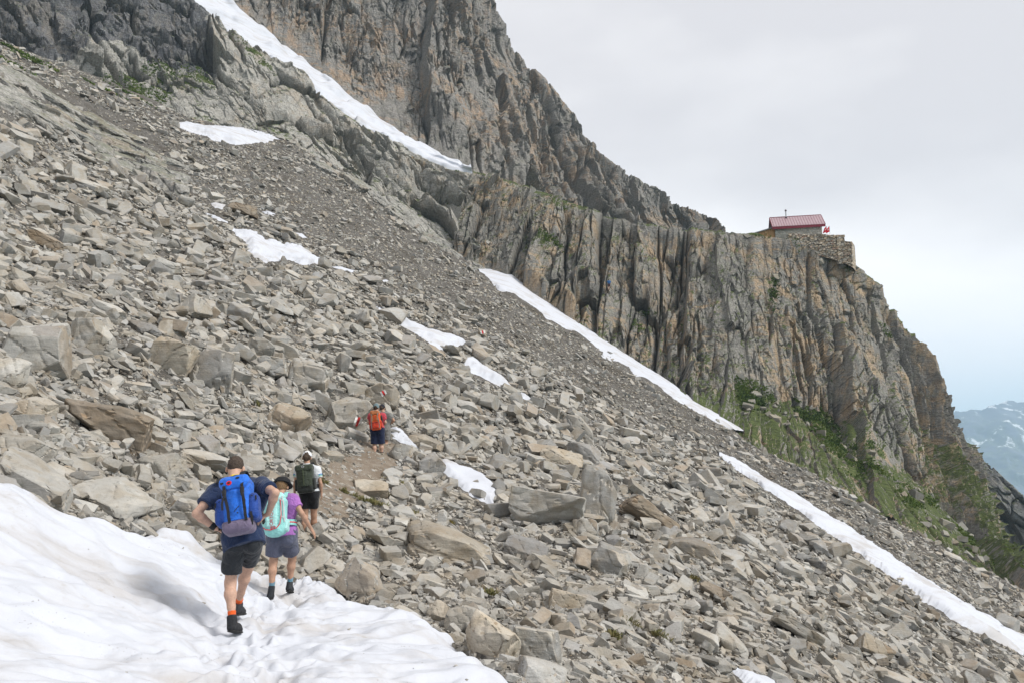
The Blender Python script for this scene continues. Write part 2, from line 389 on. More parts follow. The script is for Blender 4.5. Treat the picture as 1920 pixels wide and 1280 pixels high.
def tps_eval(fit, x, y):
    xy, s = fit; x = np.asarray(x, float); sh = x.shape; x = x.ravel(); y = np.asarray(y, float).ravel()
    out = np.empty(x.size)
    for a in range(0, x.size, 60000):
        b = slice(a, a + 60000)
        d2 = (x[b, None] - xy[None, :, 0]) ** 2 + (y[b, None] - xy[None, :, 1]) ** 2
        out[b] = -np.sqrt(d2 + .6) @ s[:-3] + s[-3] + s[-2] * x[b] + s[-1] * y[b]
    return out.reshape(sh)
FIT_T = tps_fit(np.r_[_cp3, EDGE, _far], 1.2)
FIT_S = tps_fit(np.r_[_se, _si, _sx], .15)

GA, GK, GN = 4.0, 4.05, 560
GY0 = 12.0
_s = np.linspace(-1, 1, GN)
def _sinh(t, A, c): return A * np.sinh(GK * t) + c
XS = _sinh(_s, GA, 0.0)
YA, YN = 6.0, 560
_t0, _t1 = np.arcsinh((-18 - 6.0) / YA), np.arcsinh((150 - 6.0) / YA)
YS = YA * np.sinh(np.linspace(_t0, _t1, YN)) + 6.0
GX, GY = np.meshgrid(XS, YS)
ZT = tps_eval(FIT_T, GX, GY)
_r = np.hypot(GX, GY)
ZT += fbm(np.stack([GX / 9, GY / 9], -1), 4, 3) * np.clip(_r / 60, .12, 1.1) * 1.3
ZT += fbm(np.stack([GX / 1.6, GY / 1.6], -1), 4, 9) * np.clip(_r / 40, .45, 1) * .28
SNOW_SD = sdist(GX, GY, SNOW_POLY)
_zs = tps_eval(FIT_S, GX, GY)
ZT = np.where(SNOW_SD > -.1, np.minimum(ZT, _zs - .32), ZT)
# behind the upper rim the ground falls away
_edge2 = [tuple(p[:2]) for p in EDGE]
_poly = _edge2 + [(120, -40), (-140, -40), (-140, 60)]
_ed = dist_line(GX, GY, _edge2); _in = in_poly(GX, GY, _poly)
ZT = np.where(_in, ZT, ZT - sstep(2, 22, _ed) * 40)
def zt(x, y):
    x = np.asarray(x, float); y = np.asarray(y, float)
    u = (np.arcsinh(x / GA) / GK + 1) / 2 * (GN - 1)
    v = (np.arcsinh((y - 6.0) / YA) - _t0) / (_t1 - _t0) * (YN - 1)
    u = np.clip(u, 0, GN - 1.001); v = np.clip(v, 0, YN - 1.001)
    i = u.astype(int); j = v.astype(int); a = u - i; b = v - j
    return (ZT[j, i] * (1 - a) + ZT[j, i + 1] * a) * (1 - b) + (ZT[j + 1, i] * (1 - a) + ZT[j + 1, i + 1] * a) * b
def znormal(x, y, e=0.6):
    e = np.clip(np.hypot(x, y) * .03, .3, 2.5)
    gx = (zt(x + e, y) - zt(x - e, y)) / (2 * e); gy = (zt(x, y + e) - zt(x, y - e)) / (2 * e)
    n = np.stack([-gx, -gy, np.ones_like(gx)], -1)
    return n / np.linalg.norm(n, axis=-1, keepdims=True)
_steps = 4.0 * np.exp(np.linspace(0, math.log(150 / 4.0), 420))
def hit(px, py):
    """first meeting of a sight line with the slope: forward distance, nan when it misses"""
    px = np.asarray(px, float).ravel(); py = np.asarray(py, float).ravel()
    d = np.full(px.size, np.nan)
    for a in range(0, px.size, 40000):
        r = ray(px[a:a + 40000], py[a:a + 40000])
        T = _steps[None, :]
        g = r[:, 2:3] * T - zt(r[:, 0:1] * T, np.broadcast_to(T, (len(r), len(_steps))))
        neg = (g <= 0) & (np.abs(r[:, 0:1] * T) < 112)
        k = neg.argmax(1); ok = neg.any(1) & (k > 0); k = np.maximum(k, 1)
        i = np.arange(len(r)); g0, g1 = g[i, k - 1], g[i, k]
        f = g0 / np.maximum(g0 - g1, 1e-9)
        dd = _steps[k - 1] + (_steps[k] - _steps[k - 1]) * np.clip(f, 0, 1)
        d[a:a + 40000] = np.where(ok, dd, np.nan)
    return d
me = np_mesh('scree_slope', np.stack([GX, GY, ZT], -1).reshape(-1, 3), grid_faces(YN, GN))
structure(link('scree_slope', me, M_GROUND))

# ------------------------------------------------------------------ cliffs: lofted through rows of points, broken into blocks
def loft(rows, ns, nt_, smooth=6):
    """rows: list of polylines of (px, py, d), same count each. -> (nt, ns, 3)"""
    R = np.array([[P(*q) for q in r] for r in rows])                     # K, C, 3
    K, C = R.shape[:2]
    su = np.linspace(0, C - 1, ns); tu = np.linspace(0, K - 1, nt_)
    A = np.stack([np.stack([np.interp(su, np.arange(C), R[k, :, c]) for c in range(3)], -1) for k in range(K)])
    if smooth:
        ker = np.hanning(2 * smooth + 3)[1:-1]; ker /= ker.sum()
        pad = np.pad(A, ((0, 0), (smooth, smooth), (0, 0)), mode='edge')
        A = np.stack([np.stack([np.convolve(pad[k, :, c], ker, 'valid') for c in range(3)], -1) for k in range(K)])
    i = np.clip(tu.astype(int), 0, K - 2); f = (tu - i)[:, None, None]
    return A[i] * (1 - f) + A[i + 1] * f
def grid_normals(V):
    a = np.gradient(V, axis=1); b = np.gradient(V, axis=0)
    n = np.cross(a, b); n /= np.linalg.norm(n, axis=-1, keepdims=True) + 1e-9
    return n
def blur(A, k):
    if k < 1: return A
    ker = np.hanning(2 * k + 3)[1:-1]; ker /= ker.sum()
    for ax in (0, 1):
        A = np.apply_along_axis(lambda v: np.convolve(np.pad(v, k, mode='edge'), ker, 'valid'), ax, A)
    return A
def break_rock(V, seed, levels, shear=0.0, warp=.35, toward=-1, fine=.12, amp=None, strike=(1, 0), turn=None):
    """move a smooth sheet out and in by blocks of several sizes, laid out along the strike and straight up; returns sheet and cleft mask"""
    n = grid_normals(V)
    st = np.array(strike, float); st /= np.linalg.norm(st)
    s = V[..., 0] * st[0] + V[..., 1] * st[1]; t = V[..., 2] * 1.0
    if turn is not None:            # where the wall turns away, measure along the wall itself
        k0, k1 = turn; m_ = V[V.shape[0] // 2]; arc = np.cumsum(np.r_[0, np.linalg.norm(np.diff(m_, axis=0), axis=1)])[None, :]
        wt = sstep(k0, k1, np.linspace(0, 1, V.shape[1]))[None, :]; s = s * (1 - wt) + (arc + .35 * t) * wt
    flip = np.sign((n * V).sum(-1, keepdims=True)); flip[flip == 0] = 1
    n = n * -flip
    for c in range(3): n[..., c] = blur(n[..., c], 8)
    n /= np.linalg.norm(n, axis=-1, keepdims=True) + 1e-9
    D = np.zeros(s.shape); crack = np.zeros(s.shape)
    st_ = np.stack([s, t, V[..., 1] * .3], -1)
    for q, (cs, ct, a, tilt, cw) in enumerate(levels):
        wx = fbm(st_ / np.array([cs, ct, cs]) * .8, 4, seed + 50 + q, .6) * warp
        wy = fbm(st_ / np.array([cs, ct, cs]) * .8 + 9, 4, seed + 80 + q, .6) * warp
        ss = s + shear * t
        bo, bx, by, e = facets(ss / cs + wx, t / ct + wy, seed + q * 7)
        mod = 1.0 if q == 0 else sstep(-.45, .35, vnoise(st_ / np.array([cs * 3.5, ct * 1.8, cs * 3]), seed + 33 + q)) * 1.15 + .12
        D += a * mod * (bo * .75 + tilt * (bx * 1.6 + by * 1.5))
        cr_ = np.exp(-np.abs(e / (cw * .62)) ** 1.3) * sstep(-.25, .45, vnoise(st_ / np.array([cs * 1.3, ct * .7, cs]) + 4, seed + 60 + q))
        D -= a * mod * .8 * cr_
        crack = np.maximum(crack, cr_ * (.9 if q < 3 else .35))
    D += fine * fbm(np.stack([s / .9, t / 1.4], -1), 4, seed + 5, .6)
    if amp is not None: D *= amp
    return V + n * D[..., None], crack, s, t, n
def add_cliff(name, V, mat, crack=None, veg=None, smooth=False):
    me = np_mesh(name, V.reshape(-1, 3), grid_faces(*V.shape[:2]), smooth)
    if crack is not None: attr(me, 'crack', crack)
    attr(me, 'veg', veg if veg is not None else np.zeros(V.shape[:2]))
    return structure(link(name, me, mat))
def rim(V, steps):
    """rows going back from the top edge: (away, drop) in metres"""
    top = V[-1]; away = top.copy(); away[:, 2] = 0; away /= np.linalg.norm(away, axis=1, keepdims=True)
    rows = [V]
    for k, (a, dz) in enumerate(steps):
        r = top + away * a; r[:, 2] += dz + .4 * vnoise(np.stack([top[:, 0] / 3, np.full(len(top), k * 3.3)], -1), 77)
        rows.append(r[None])
    return np.concatenate(rows)

def poly_veg(V, polys, soft=14):
    px, py = project(V); v = np.zeros(V.shape[:2])
    for poly in polys:
        v = np.maximum(v, sstep(-soft, soft, sdist(px, py, poly)))
    return v
M_CLIFF = cliff_material('cliff_gneiss', (.225, .213, .19), (.39, .285, .18), .9, .5, .25, .05, 1.0, 1.0, 0.0, .03)
M_CLIFF_HIGH = cliff_material('high_cliff_gneiss', (.235, .22, .20), (.37, .265, .18), .8, .5, .18, .12, .5, .7, 31.0)
M_SPUR = cliff_material('dark_spur_gneiss', (.165, .165, .16), (.22, .18, .14), .3, .5, .2, .3, .8, 1.0, 17.0)
M_OUTCROP = cliff_material('outcrop_gneiss', (.36, .345, .31), (.36, .29, .21), .5, .4, .10, .5, 1.0, 1.0, 57.0, .0)
M_DARK = cliff_material('wet_dark_gneiss', (.14, .14, .145), (.26, .22, .17), .4, .8, .15, .45, 1.0, 1.0, 71.0)
M_SLAB = cliff_material('smooth_slab_gneiss', (.35, .335, .305), (.34, .27, .20), .6, .6, .05, .9, .4, 1.0, 83.0)

# --- lower cliff that carries the hut
base = [(700, 372, 131), (850, 482, 128), (920, 514, 123.5), (1000, 560, 117.5), (1050, 594, 114), (1130, 646, 107.5), (1250, 720, 99.5), (1385, 806, 91.5), (1480, 868, 86.5), (1560, 912, 81.5),
        (1700, 992, 75.5), (1820, 1062, 71), (1930, 1128, 66), (2030, 1205, 66), (1990, 1300, 110)]
foot = [(720, 352, 133), (846, 440, 130), (915, 480, 126), (1000, 535, 120), (1050, 570, 117), (1130, 622, 111), (1250, 690, 104.5), (1372, 735, 104), (1470, 745, 107), (1560, 770, 108),
        (1690, 880, 106), (1780, 955, 104), (1850, 1025, 102), (1905, 1115, 108), (1870, 1080, 150)]
mid = [(740, 335, 136), (856, 390, 134), (930, 420, 131), (1015, 455, 127), (1055, 480, 125), (1140, 515, 121), (1240, 555, 116), (1345, 580, 114), (1440, 590, 115), (1545, 610, 116),
       (1650, 680, 117), (1725, 765, 118), (1785, 850, 120), (1826, 915, 126), (1795, 960, 175)]
top = [(770, 292, 140), (868, 318, 140), (955, 340, 139), (1050, 376, 135), (1098, 392, 133), (1190, 415, 129), (1250, 422, 127), (1330, 432, 126), (1420, 441, 125), (1500, 447, 125),
       (1597, 490, 125), (1655, 535, 126), (1720, 655, 129), (1792, 806, 134), (1765, 850, 180)]
base = [(a, b + (20 if 1330 < a < 1500 else 9), c - (2.4 if 1330 < a < 1500 else .9)) for a, b, c in base]
V = loft([base, foot, mid, top], 1180, 520, 14)
px, py = project(V)
ease = sstep(0, 1, np.linspace(0, 1, 520))[:, None]
amp = np.clip(.10 + 1.1 * sstep(.04, .4, np.linspace(0, 1, 520))[:, None], 0, 1) + 0 * px
amp = np.maximum(amp, .55 * sstep(1330, 1420, px)); amp *= np.where(px > 1360, .8, 1.0) * (1 - .75 * sstep(.93, 1.0, np.linspace(0, 1, 520))[:, None])
lv = [(11, 70, 2.8, .6, .12), (4.0, 26, 1.5, .75, .12), (1.7, 9, .75, .95, .13), (.8, 2.6, .30, 1.2, .16), (.45, .9, .12, 1.2, .2)]
V1, crack, s, t, n = break_rock(V, 11, lv, .06, .36, -1, .14, amp, (.95, -.3), (.80, .93))
# gullies and gently leaning strata on the right-hand buttress
dgl = sstep(1420, 1620, px)
s_ = V[..., 0] + 5 * fbm(V / 14, 3, 88); t_ = V[..., 2] + 3 * fbm(V / 9, 4, 89)
e = facets((s_ * .8 + t_ * .7) / 8.0, (t_ * .8 - s_ * .7) / 1.7, 91)
V1 = V1 + n * ((e[0] * .5 + e[2] * .6 - .3 * np.exp(-(e[3] / .12) ** 2)) * dgl * amp * sstep(-.2, .35, fbm(V / 11, 3, 90)) - 1.6 * dgl * amp * np.exp(-(vnoise(np.stack([(V[..., 0] - .30 * V[..., 2]) / 5.5, V[..., 2] / 40], -1), 92) / .09) ** 2))[..., None]
GRASS_PX = [[(1375, 705), (1440, 725), (1505, 795), (1440, 790), (1385, 772)], [(1490, 748), (1560, 785), (1640, 865), (1690, 915), (1600, 892), (1540, 835)], [(1640, 893), (1760, 948), (1880, 1052), (1905, 1092), (1800, 1032), (1700, 968)],
            [(1165, 560), (1215, 580), (1290, 600), (1240, 605), (1180, 590)], [(1446, 520), (1462, 515), (1452, 590), (1444, 590)],
            [(1475, 440), (1560, 462), (1600, 492), (1640, 520), (1590, 505), (1500, 470)],
            [(1675, 590), (1700, 640), (1690, 650), (1670, 610)], [(980, 455), (1080, 470), (1060, 490), (990, 480)], [(1020, 378), (1065, 392), (1050, 410), (1022, 400)]]
veg = poly_veg(V, GRASS_PX, 12)
veg = np.maximum(veg, sstep(.975, 1.0, np.linspace(0, 1, 520))[:, None] * .55)
V2 = rim(V1, [(.7, .25), (2.5, .5), (6, .35), (14, .2), (30, -.5), (42, -14), (48, -45)])
ex = V2.shape[0] - 520
crack2 = np.concatenate([crack, np.zeros((ex, 1180))]); veg2 = np.concatenate([veg, np.full((ex, 1180), .5)])
add_cliff('cliff', V2, M_CLIFF, crack2, veg2)
CLIFF_V, CLIFF_VEG = V1, veg

# --- upper mountain face
base = [(400, -40, 168), (445, 18, 168), (540, 92, 168), (650, 180, 168), (760, 252, 165), (850, 300, 162), (920, 345, 165), (990, 380, 172), (1060, 415, 182), (1140, 440, 192), (1200, 460, 205), (1300, 480, 222), (1400, 500, 240)]
mid = [(400, -190, 186), (500, -140, 186), (630, -110, 188), (760, -40, 190), (830, 70, 190), (890, 150, 192), (950, 220, 196), (1020, 290, 202), (1090, 345, 208), (1160, 380, 214), (1220, 410, 222), (1290, 425, 232), (1370, 455, 246)]
top = [(400, -340, 205), (560, -360, 208), (730, -330, 212), (850, -170, 218), (935, 8, 222), (968, 90, 224), (1032, 160, 226), (1105, 248, 228), (1165, 305, 230), (1222, 350, 232), (1258, 392, 236), (1300, 408, 244), (1356, 442, 256)]
base = [(a, b + 9, c + .5) for a, b, c in base]
V = loft([base, mid, top], 900, 480, 8)
amp = (1 - .6 * sstep(.95, 1, np.linspace(0, 1, 480))[:, None] + 0 * V[..., 0]) * (.12 + .88 * sstep(.0, .16, np.linspace(0, 1, 480))[:, None])
lv = [(22, 80, 4.8, .7, .1), (8, 36, 2.6, .8, .11), (3.0, 12, 1.25, 1.0, .13), (1.3, 3.2, .52, 1.2, .17), (.7, 1.4, .2, 1.1, .2)]
V1, crack, s, t, n = break_rock(V, 211, lv, -.10, .5, -1, .25, amp, (.9, .45))
V2 = rim(V1, [(3, .6), (10, -2), (30, -25), (50, -80)]); ex = 4
add_cliff('rock_face', V2, M_CLIFF_HIGH, np.concatenate([crack, np.zeros((ex, 900))]))

# --- outcrop between snow gully and scree, dark wet face at its left end
base = [(-420, -80, 112), (-150, 0, 117), (0, 72, 120), (130, 138, 123), (210, 172, 125), (300, 212, 127), (420, 244, 128), (540, 258, 129), (620, 304, 129), (700, 364, 129), (780, 424, 129), (850, 484, 128), (920, 512, 125)]
foot = [(-420, -110, 116), (-150, -25, 121), (0, 50, 124), (128, 112, 127), (205, 140, 130), (300, 140, 135), (400, 150, 137), (520, 200, 134), (625, 262, 133), (712, 318, 133), (792, 372, 133), (858, 425, 131), (935, 470, 128)]
top = [(-420, -420, 138), (-150, -360, 142), (0, -280, 145), (130, -200, 148), (230, -120, 150), (318, -30, 151), (398, 48, 150), (545, 132, 147), (645, 212, 144), (718, 256, 143), (792, 290, 142), (862, 318, 141), (960, 338, 140)]
base = [(a, b + 9, c - 1.2) for a, b, c in base]
V = loft([base, foot, top], 900, 340, 8)
tt = np.linspace(0, 1, 340)[:, None]
amp = (.35 + .75 * sstep(.1, .5, tt)) * (1 - .6 * sstep(.93, 1, tt)) + 0 * V[..., 0]
lv = [(14, 22, 3.0, .7, .14), (5, 9, 1.5, .85, .14), (2.0, 4.5, .7, 1.0, .15), (.9, 1.8, .28, 1.0, .2)]
V1, crack, s, t, n = break_rock(V, 411, lv, .75, .5, -1, .2, amp, (1, .1))
px, py = project(V)
veg = poly_veg(V, [[(155, 145), (260, 132), (400, 138), (398, 176), (330, 170), (300, 206), (230, 196), (175, 176)], [(-30, 60), (60, 85), (90, 120), (40, 110), (-30, 95)], [(400, 60), (440, 90), (520, 150), (430, 120)]], 10)
OUT_V, OUT_VEG = V1, veg
V2 = rim(V1, [(1.5, .2), (4, -1.5), (9, -8), (14, -25)]); ex = 4
dm = sstep(.25, .4, tt) * sstep(430, 360, px) * sstep(118, 96, py + 60 * vnoise(V / 9, 5) - .12 * (px - 200))
ck = np.concatenate([crack, np.zeros((ex, 900))]); vg = np.concatenate([veg, np.zeros((ex, 900))])
o = add_cliff('outcrop', V2, M_OUTCROP, ck, vg)
o.data.materials.append(M_DARK)
fm = np.concatenate([dm, np.repeat(dm[-1:], ex, 0)])
fi = ((fm[:-1, :-1] + fm[1:, 1:]) / 2 + .35 * vnoise(np.stack(np.meshgrid(np.arange(899) / 14., np.arange(339 + ex) / 14.), -1), 8)) > .5
o.data.polygons.foreach_set('material_index', fi.astype(np.int32).ravel()); o.data.update()

# --- lower dark shoulder far right and its foot
base = [(1640, 1400, 200), (1760, 1400, 200), (1880, 1400, 196), (2000, 1400, 192), (2400, 1500, 180)]
top = [(1740, 800, 215), (1808, 838, 212), (1860, 868, 208), (1925, 932, 204), (2300, 1250, 190)]
V = loft([base, top], 420, 420, 8)
V1, crack, s, t, n = break_rock(V, 611, [(16, 40, 3, .6, .1), (6, 16, 1.5, .7, .12), (2.2, 6, .6, .9, .15), (.9, 2.2, .25, 1, .2)], .4, .45, -1, .2, None, (.9, .4))
V2 = rim(V1, [(2, .3), (8, 0), (20, -10), (40, -60)])
add_cliff('rock_shoulder', V2, M_SPUR, np.concatenate([crack, np.zeros((4, 420))]))

# --- bare slab band inside the scree
SLAB_POLY = [(-20, 130), (60, 142), (150, 182), (230, 212), (300, 258), (350, 312), (345, 345), (280, 338), (225, 308), (160, 278), (90, 252), (0, 230), (-20, 222)]
SLAB2_POLY = [(800, 440), (835, 445), (915, 500), (905, 512), (850, 490), (805, 458)]

# --- far mountain across the valley, and the valley floor
fx = np.array([1200, 1500, 1650, 1720, 1785, 1812, 1838, 1862, 1890, 1908, 1940, 2010, 2120, 2300, 2600, 3000]); fy = np.array([830, 800, 800, 788, 776, 770, 768, 758, 750, 753, 757, 735, 745, 715, 760, 790])
ns, ntt = 520, 260
sx = np.linspace(1200, 3000, ns); tyy = np.linspace(0, 1, ntt)
ridge = P(sx, np.interp(sx, fx, fy), np.full(ns, 4200.0)); foot = P(sx, np.full(ns, 1320.0), np.full(ns, 2500.0))
V = foot[None] * (1 - tyy[:, None, None]) + ridge[None] * tyy[:, None, None]
hn = fbm(V * np.array([1, 1, .35]) / 420, 6, 500, .55); rg = 1 - np.abs(fbm(V * np.array([1, .4, .3]) / 260, 5, 520))
V = V + np.array([0, -1, .25]) * ((hn * 170 + (rg - .75) * 260) * (.25 + .75 * np.sin(np.pi * np.clip(tyy, 0, .97))[:, None]))[..., None]
V[-1, :, 2] += 14 * fbm(np.stack([sx / 14, sx * 0], -1), 4, 77, .65); V[-2, :, 2] += 8 * fbm(np.stack([sx / 14, sx * 0], -1), 4, 77, .65)
back = V[-1:] + np.array([0, 900, -500.])
k = NT('far_mountain_haze_tint'); geo = k.n('ShaderNodeNewGeometry'); pos = geo.outputs['Position']
sxn = k.n('ShaderNodeSeparateXYZ'); k.l(geo.outputs['Normal'], sxn.inputs[0]); sz = k.n('ShaderNodeSeparateXYZ'); k.l(pos, sz.inputs[0])
a = k.noise(pos, .006, 6, .65); b = k.noise(k.mapping(pos, (.012, .012, .004)), 1.0, 6, .65)
c = k.ramp(a, [(.3, (.05, .06, .09)), (.55, (.09, .10, .135)), (.75, (.14, .15, .18))])  # bluish tint of the distant haze is put into the rock colour
gr = k.math('MULTIPLY', k.rng(sz.outputs[2], 380, 60, 0, .6), k.rng(b, .42, .58))
c = k.mix(gr, c, (.09, .115, .05))
sn = k.math('MULTIPLY', k.rng(b, .575, .64, 0, .9), k.rng(sz.outputs[2], -150, 150))
c = k.mix(sn, c, (.75, .77, .8))
M_FAR = k.fin(c, .95)
structure(link('far_mountain', np_mesh('far_mountain', np.concatenate([V, back]).reshape(-1, 3), grid_faces(ntt + 1, ns)), M_FAR))
q = 9000.0
gv = np.array([(-q, -q, -900), (q, -q, -900), (q, q, -900), (-q, q, -900)])
structure(link('ground', np_mesh('ground', gv, np.array([[0, 1, 2, 3]])), plain('valley_ground', (.10, .12, .06), .95, .3, .01)))

# --- snow lying between outcrop and upper face
lo = [(300, -90, 156), (352, 0, 154), (400, 40, 152), (470, 88, 150), (556, 132, 149), (600, 178, 148), (648, 208, 146), (700, 242, 145), (760, 272, 144), (832, 305, 143), (888, 325, 142.5)]
hi = [(410, -60, 170), (448, 12, 169), (500, 55, 169), (548, 92, 169), (596, 132, 168), (652, 170, 167), (702, 210, 165), (756, 252, 162), (796, 274, 158), (842, 294, 152), (884, 312, 149)]
V = loft([lo, hi], 240, 60, 6)
ed = np.minimum(np.linspace(0, 1, 60), np.linspace(1, 0, 60))[:, None]
V[..., 2] += .5 * fbm(V / 7, 4, 71) + .9 * fbm(V / 2.2, 3, 73) * .18 - 1.3 * np.exp(-(ed / .03) ** 2)
V = V + np.array([0, 1, 0]) * ((vnoise(np.stack([np.linspace(0, 34, 240)[None] + 0 * ed, 0 * V[..., 0] + 3 * np.linspace(0, 1, 60)[:, None]], -1), 15)) * 1.8)[..., None]
M_SNOW_GULLY = snow_material('gully_snow', .8, .2)
tag(link('snow_patch', np_mesh('snow_patch', V.reshape(-1, 3), grid_faces(60, 240)), M_SNOW_GULLY), 'long white snow band filling the gully under the high brown rock face', 'snow patch')
# ------------------------------------------------------------------ snow in the foreground, with the trodden line through it
sx_ = 4.2 * np.sinh(np.linspace(np.arcsinh(-8.2 / 4.2), np.arcsinh(3.0 / 4.2), 560)); 
sy_ = np.r_[np.linspace(-7, 3.4, 60)[:-1], np.linspace(3.4, 14.5, 620)]
SXg, SYg = np.meshgrid(sx_, sy_)
sd = sdist(SXg, SYg, SNOW_POLY)
pp = np.stack([SXg, SYg], -1)
sdn = sd + .20 * fbm(pp / .8, 4, 41) + .05 * vnoise(pp / .12, 43)
zs = tps_eval(FIT_S, SXg, SYg)
# wind-rolled waves and sun cups
al = np.stack([SXg * .86 + SYg * .5, SYg * .86 - SXg * .5], -1)
zs += .11 * fbm(al / np.array([2.6, 1.1]), 3, 45) + .075 * fbm(al / np.array([.9, .42]), 3, 46)
cup = facets(al[..., 0] / .62 + .3 * vnoise(pp / .8, 2), al[..., 1] / .36 + .3 * vnoise(pp / .8, 4), 48)[3]
zs -= .022 * np.exp(-(cup / .35) ** 2) * -1 + .0
zs -= .042 * (1 - np.exp(-(cup / .5) ** 2)) * (vnoise(pp / 1.9, 12) > -.35)
# trodden path
trail = [tuple(P(*q)[:2]) for q in [(500, 1420, 4.4), (470, 1290, 6.0), (445, 1195, 7.9), (470, 1150, 9.4), (515, 1120, 11), (545, 1092, 12.2), (575, 1066, 13.1), (580, 1050, 14)]]
td = dist_line(SXg, SYg, trail)
tr = np.exp(-(td / .42) ** 2)
zs -= .10 * tr; zs += tr * (.10 * fbm(pp / .30, 3, 61) + .05 * vnoise(pp / .10, 63)) + .03 * np.exp(-((td - .6) / .22) ** 2)
rough = sstep(1.9, .4, td)
zs += rough * .05 * fbm(pp / .24, 3, 64)
# single boot prints beside the line
rs = np.random.RandomState(4)
for q in range(44):
    k = rs.randint(0, len(trail) - 1); f = rs.rand(); c = np.array(trail[k]) * (1 - f) + np.array(trail[k + 1]) * f + rs.normal(0, .22, 2)
    dx = SXg - c[0]; dy = SYg - c[1]; m = np.exp(-((dx / .065) ** 4 + (dy / .15) ** 4)); zs -= .085 * m; zs += .03 * np.exp(-((np.hypot(dx / .1, dy / .2) - 1) / .3) ** 2)
# the higher bank left of the line
bank = np.exp(-((SXg + 3.75 - .22 * (SYg - 8)) / .5) ** 2) * np.exp(-((SYg - 8.6) / 2.0) ** 2); zs += .10 * bank
roll = np.clip(1 - sdn / .45, 0, 1.6)
zs = zs - .20 * roll ** 2.2
keep = sdn > -.12
SNOW_Z = zs
v, f, used = compact(np.stack([SXg, SYg, zs], -1).reshape(-1, 3), grid_faces(*SXg.shape, keep))
structure(link('snow_field', np_mesh('snow_field', v, f), M_SNOW))
def snow_z(x, y):
    i = np.clip(np.searchsorted(sx_, x) - 1, 0, len(sx_) - 2); j = np.clip(np.searchsorted(sy_, y) - 1, 0, len(sy_) - 2)
    return float(SNOW_Z[j:j + 2, i:i + 2].mean())

# ------------------------------------------------------------------ snow patches lying on the scree
SNOW_PATCHES = [
    ([(322, 228), (350, 230), (400, 237), (450, 236), (470, 238), (545, 255), (500, 266), (440, 272), (400, 262), (350, 245)], 'white snow patch tucked under the pale slabs above the scree', .5),
    ([(897, 509), (930, 512), (960, 521), (1000, 560), (1060, 592), (1130, 640), (1190, 680), (1252, 714), (1300, 752), (1360, 785), (1396, 806), (1372, 800), (1310, 770), (1250, 738), (1170, 684), (1100, 636), (1060, 616), (1000, 580), (945, 548), (915, 524)], 'long snow strip along the foot of the columned cliff', .85),
    ([(1346, 848), (1378, 856), (1440, 894), (1500, 930), (1560, 965), (1640, 1015), (1700, 1060), (1760, 1100), (1840, 1145), (1960, 1215), (1990, 1250), (1900, 1215), (1840, 1185), (1780, 1160), (1735, 1130), (1700, 1090), (1640, 1060), (1560, 1000), (1470, 940), (1400, 890)], 'long snow strip running down the scree to the right edge below the grassy ramp', .4),
    ([(430, 428), (470, 430), (492, 445), (520, 455), (560, 462), (600, 485), (612, 496), (590, 492), (575, 498), (540, 488), (500, 490), (470, 476), (462, 455)], 'ragged snow patch high on the left scree beside a brown boulder', .3),
    ([(702, 572), (730, 580), (780, 606), (800, 614), (860, 630), (876, 640), (862, 648), (828, 660), (800, 640), (770, 620), (735, 600)], 'elongated snow patch in mid scree with a red and white trail mark beside it', .25),
    ([(864, 674), (885, 668), (915, 690), (945, 705), (960, 724), (995, 745), (1000, 755), (960, 735), (935, 722), (900, 706), (880, 695)], 'snow patch in mid scree just below the elongated one', .22),
    ([(815, 862), (835, 858), (862, 870), (885, 874), (910, 890), (928, 905), (936, 925), (928, 940), (940, 966), (925, 955), (900, 940), (870, 920), (845, 902), (826, 880)], 'snow patch beside the large pale boulders right of the trail', .2),
    ([(728, 800), (742, 796), (758, 806), (775, 828), (800, 850), (790, 850), (765, 834), (735, 822)], 'small snow patch right beside the grey shirted hiker', .2),
    ([(396, 382), (410, 379), (424, 384), (418, 391), (402, 392)], 'tiny snow spot left of the brown boulder high on the scree', .2),
    ([(386, 400), (404, 404), (430, 417), (426, 420), (402, 411)], 'thin snow streak below the tiny snow spot', .2),
    ([(486, 396), (505, 396), (520, 402), (505, 405)], 'tiny snow spot right of the brown boulder high on the scree', .2),
    ([(545, 435), (566, 437), (574, 446), (558, 446)], 'small snow spot above the ragged snow patch', .2),
    ([(620, 500), (640, 500), (668, 508), (660, 512), (632, 506)], 'thin snow streak at the lower right end of the ragged patch', .2),
    ([(714, 524), (724, 523), (732, 528), (720, 530)], 'single tiny snow spot in the middle of the upper scree', .2),
    ([(1366, 1252), (1395, 1256), (1440, 1272), (1480, 1300), (1420, 1300), (1385, 1275)], 'snow patch cut by the bottom edge of the photo among the boulders', .16),
    ([(1745, 1126), (1766, 1118), (1800, 1140), (1826, 1156), (1815, 1158), (1780, 1146)], 'narrow snow tongue beside the long right strip', .2),
]
PATCH_POLYS = [p for p, _, _ in SNOW_PATCHES]
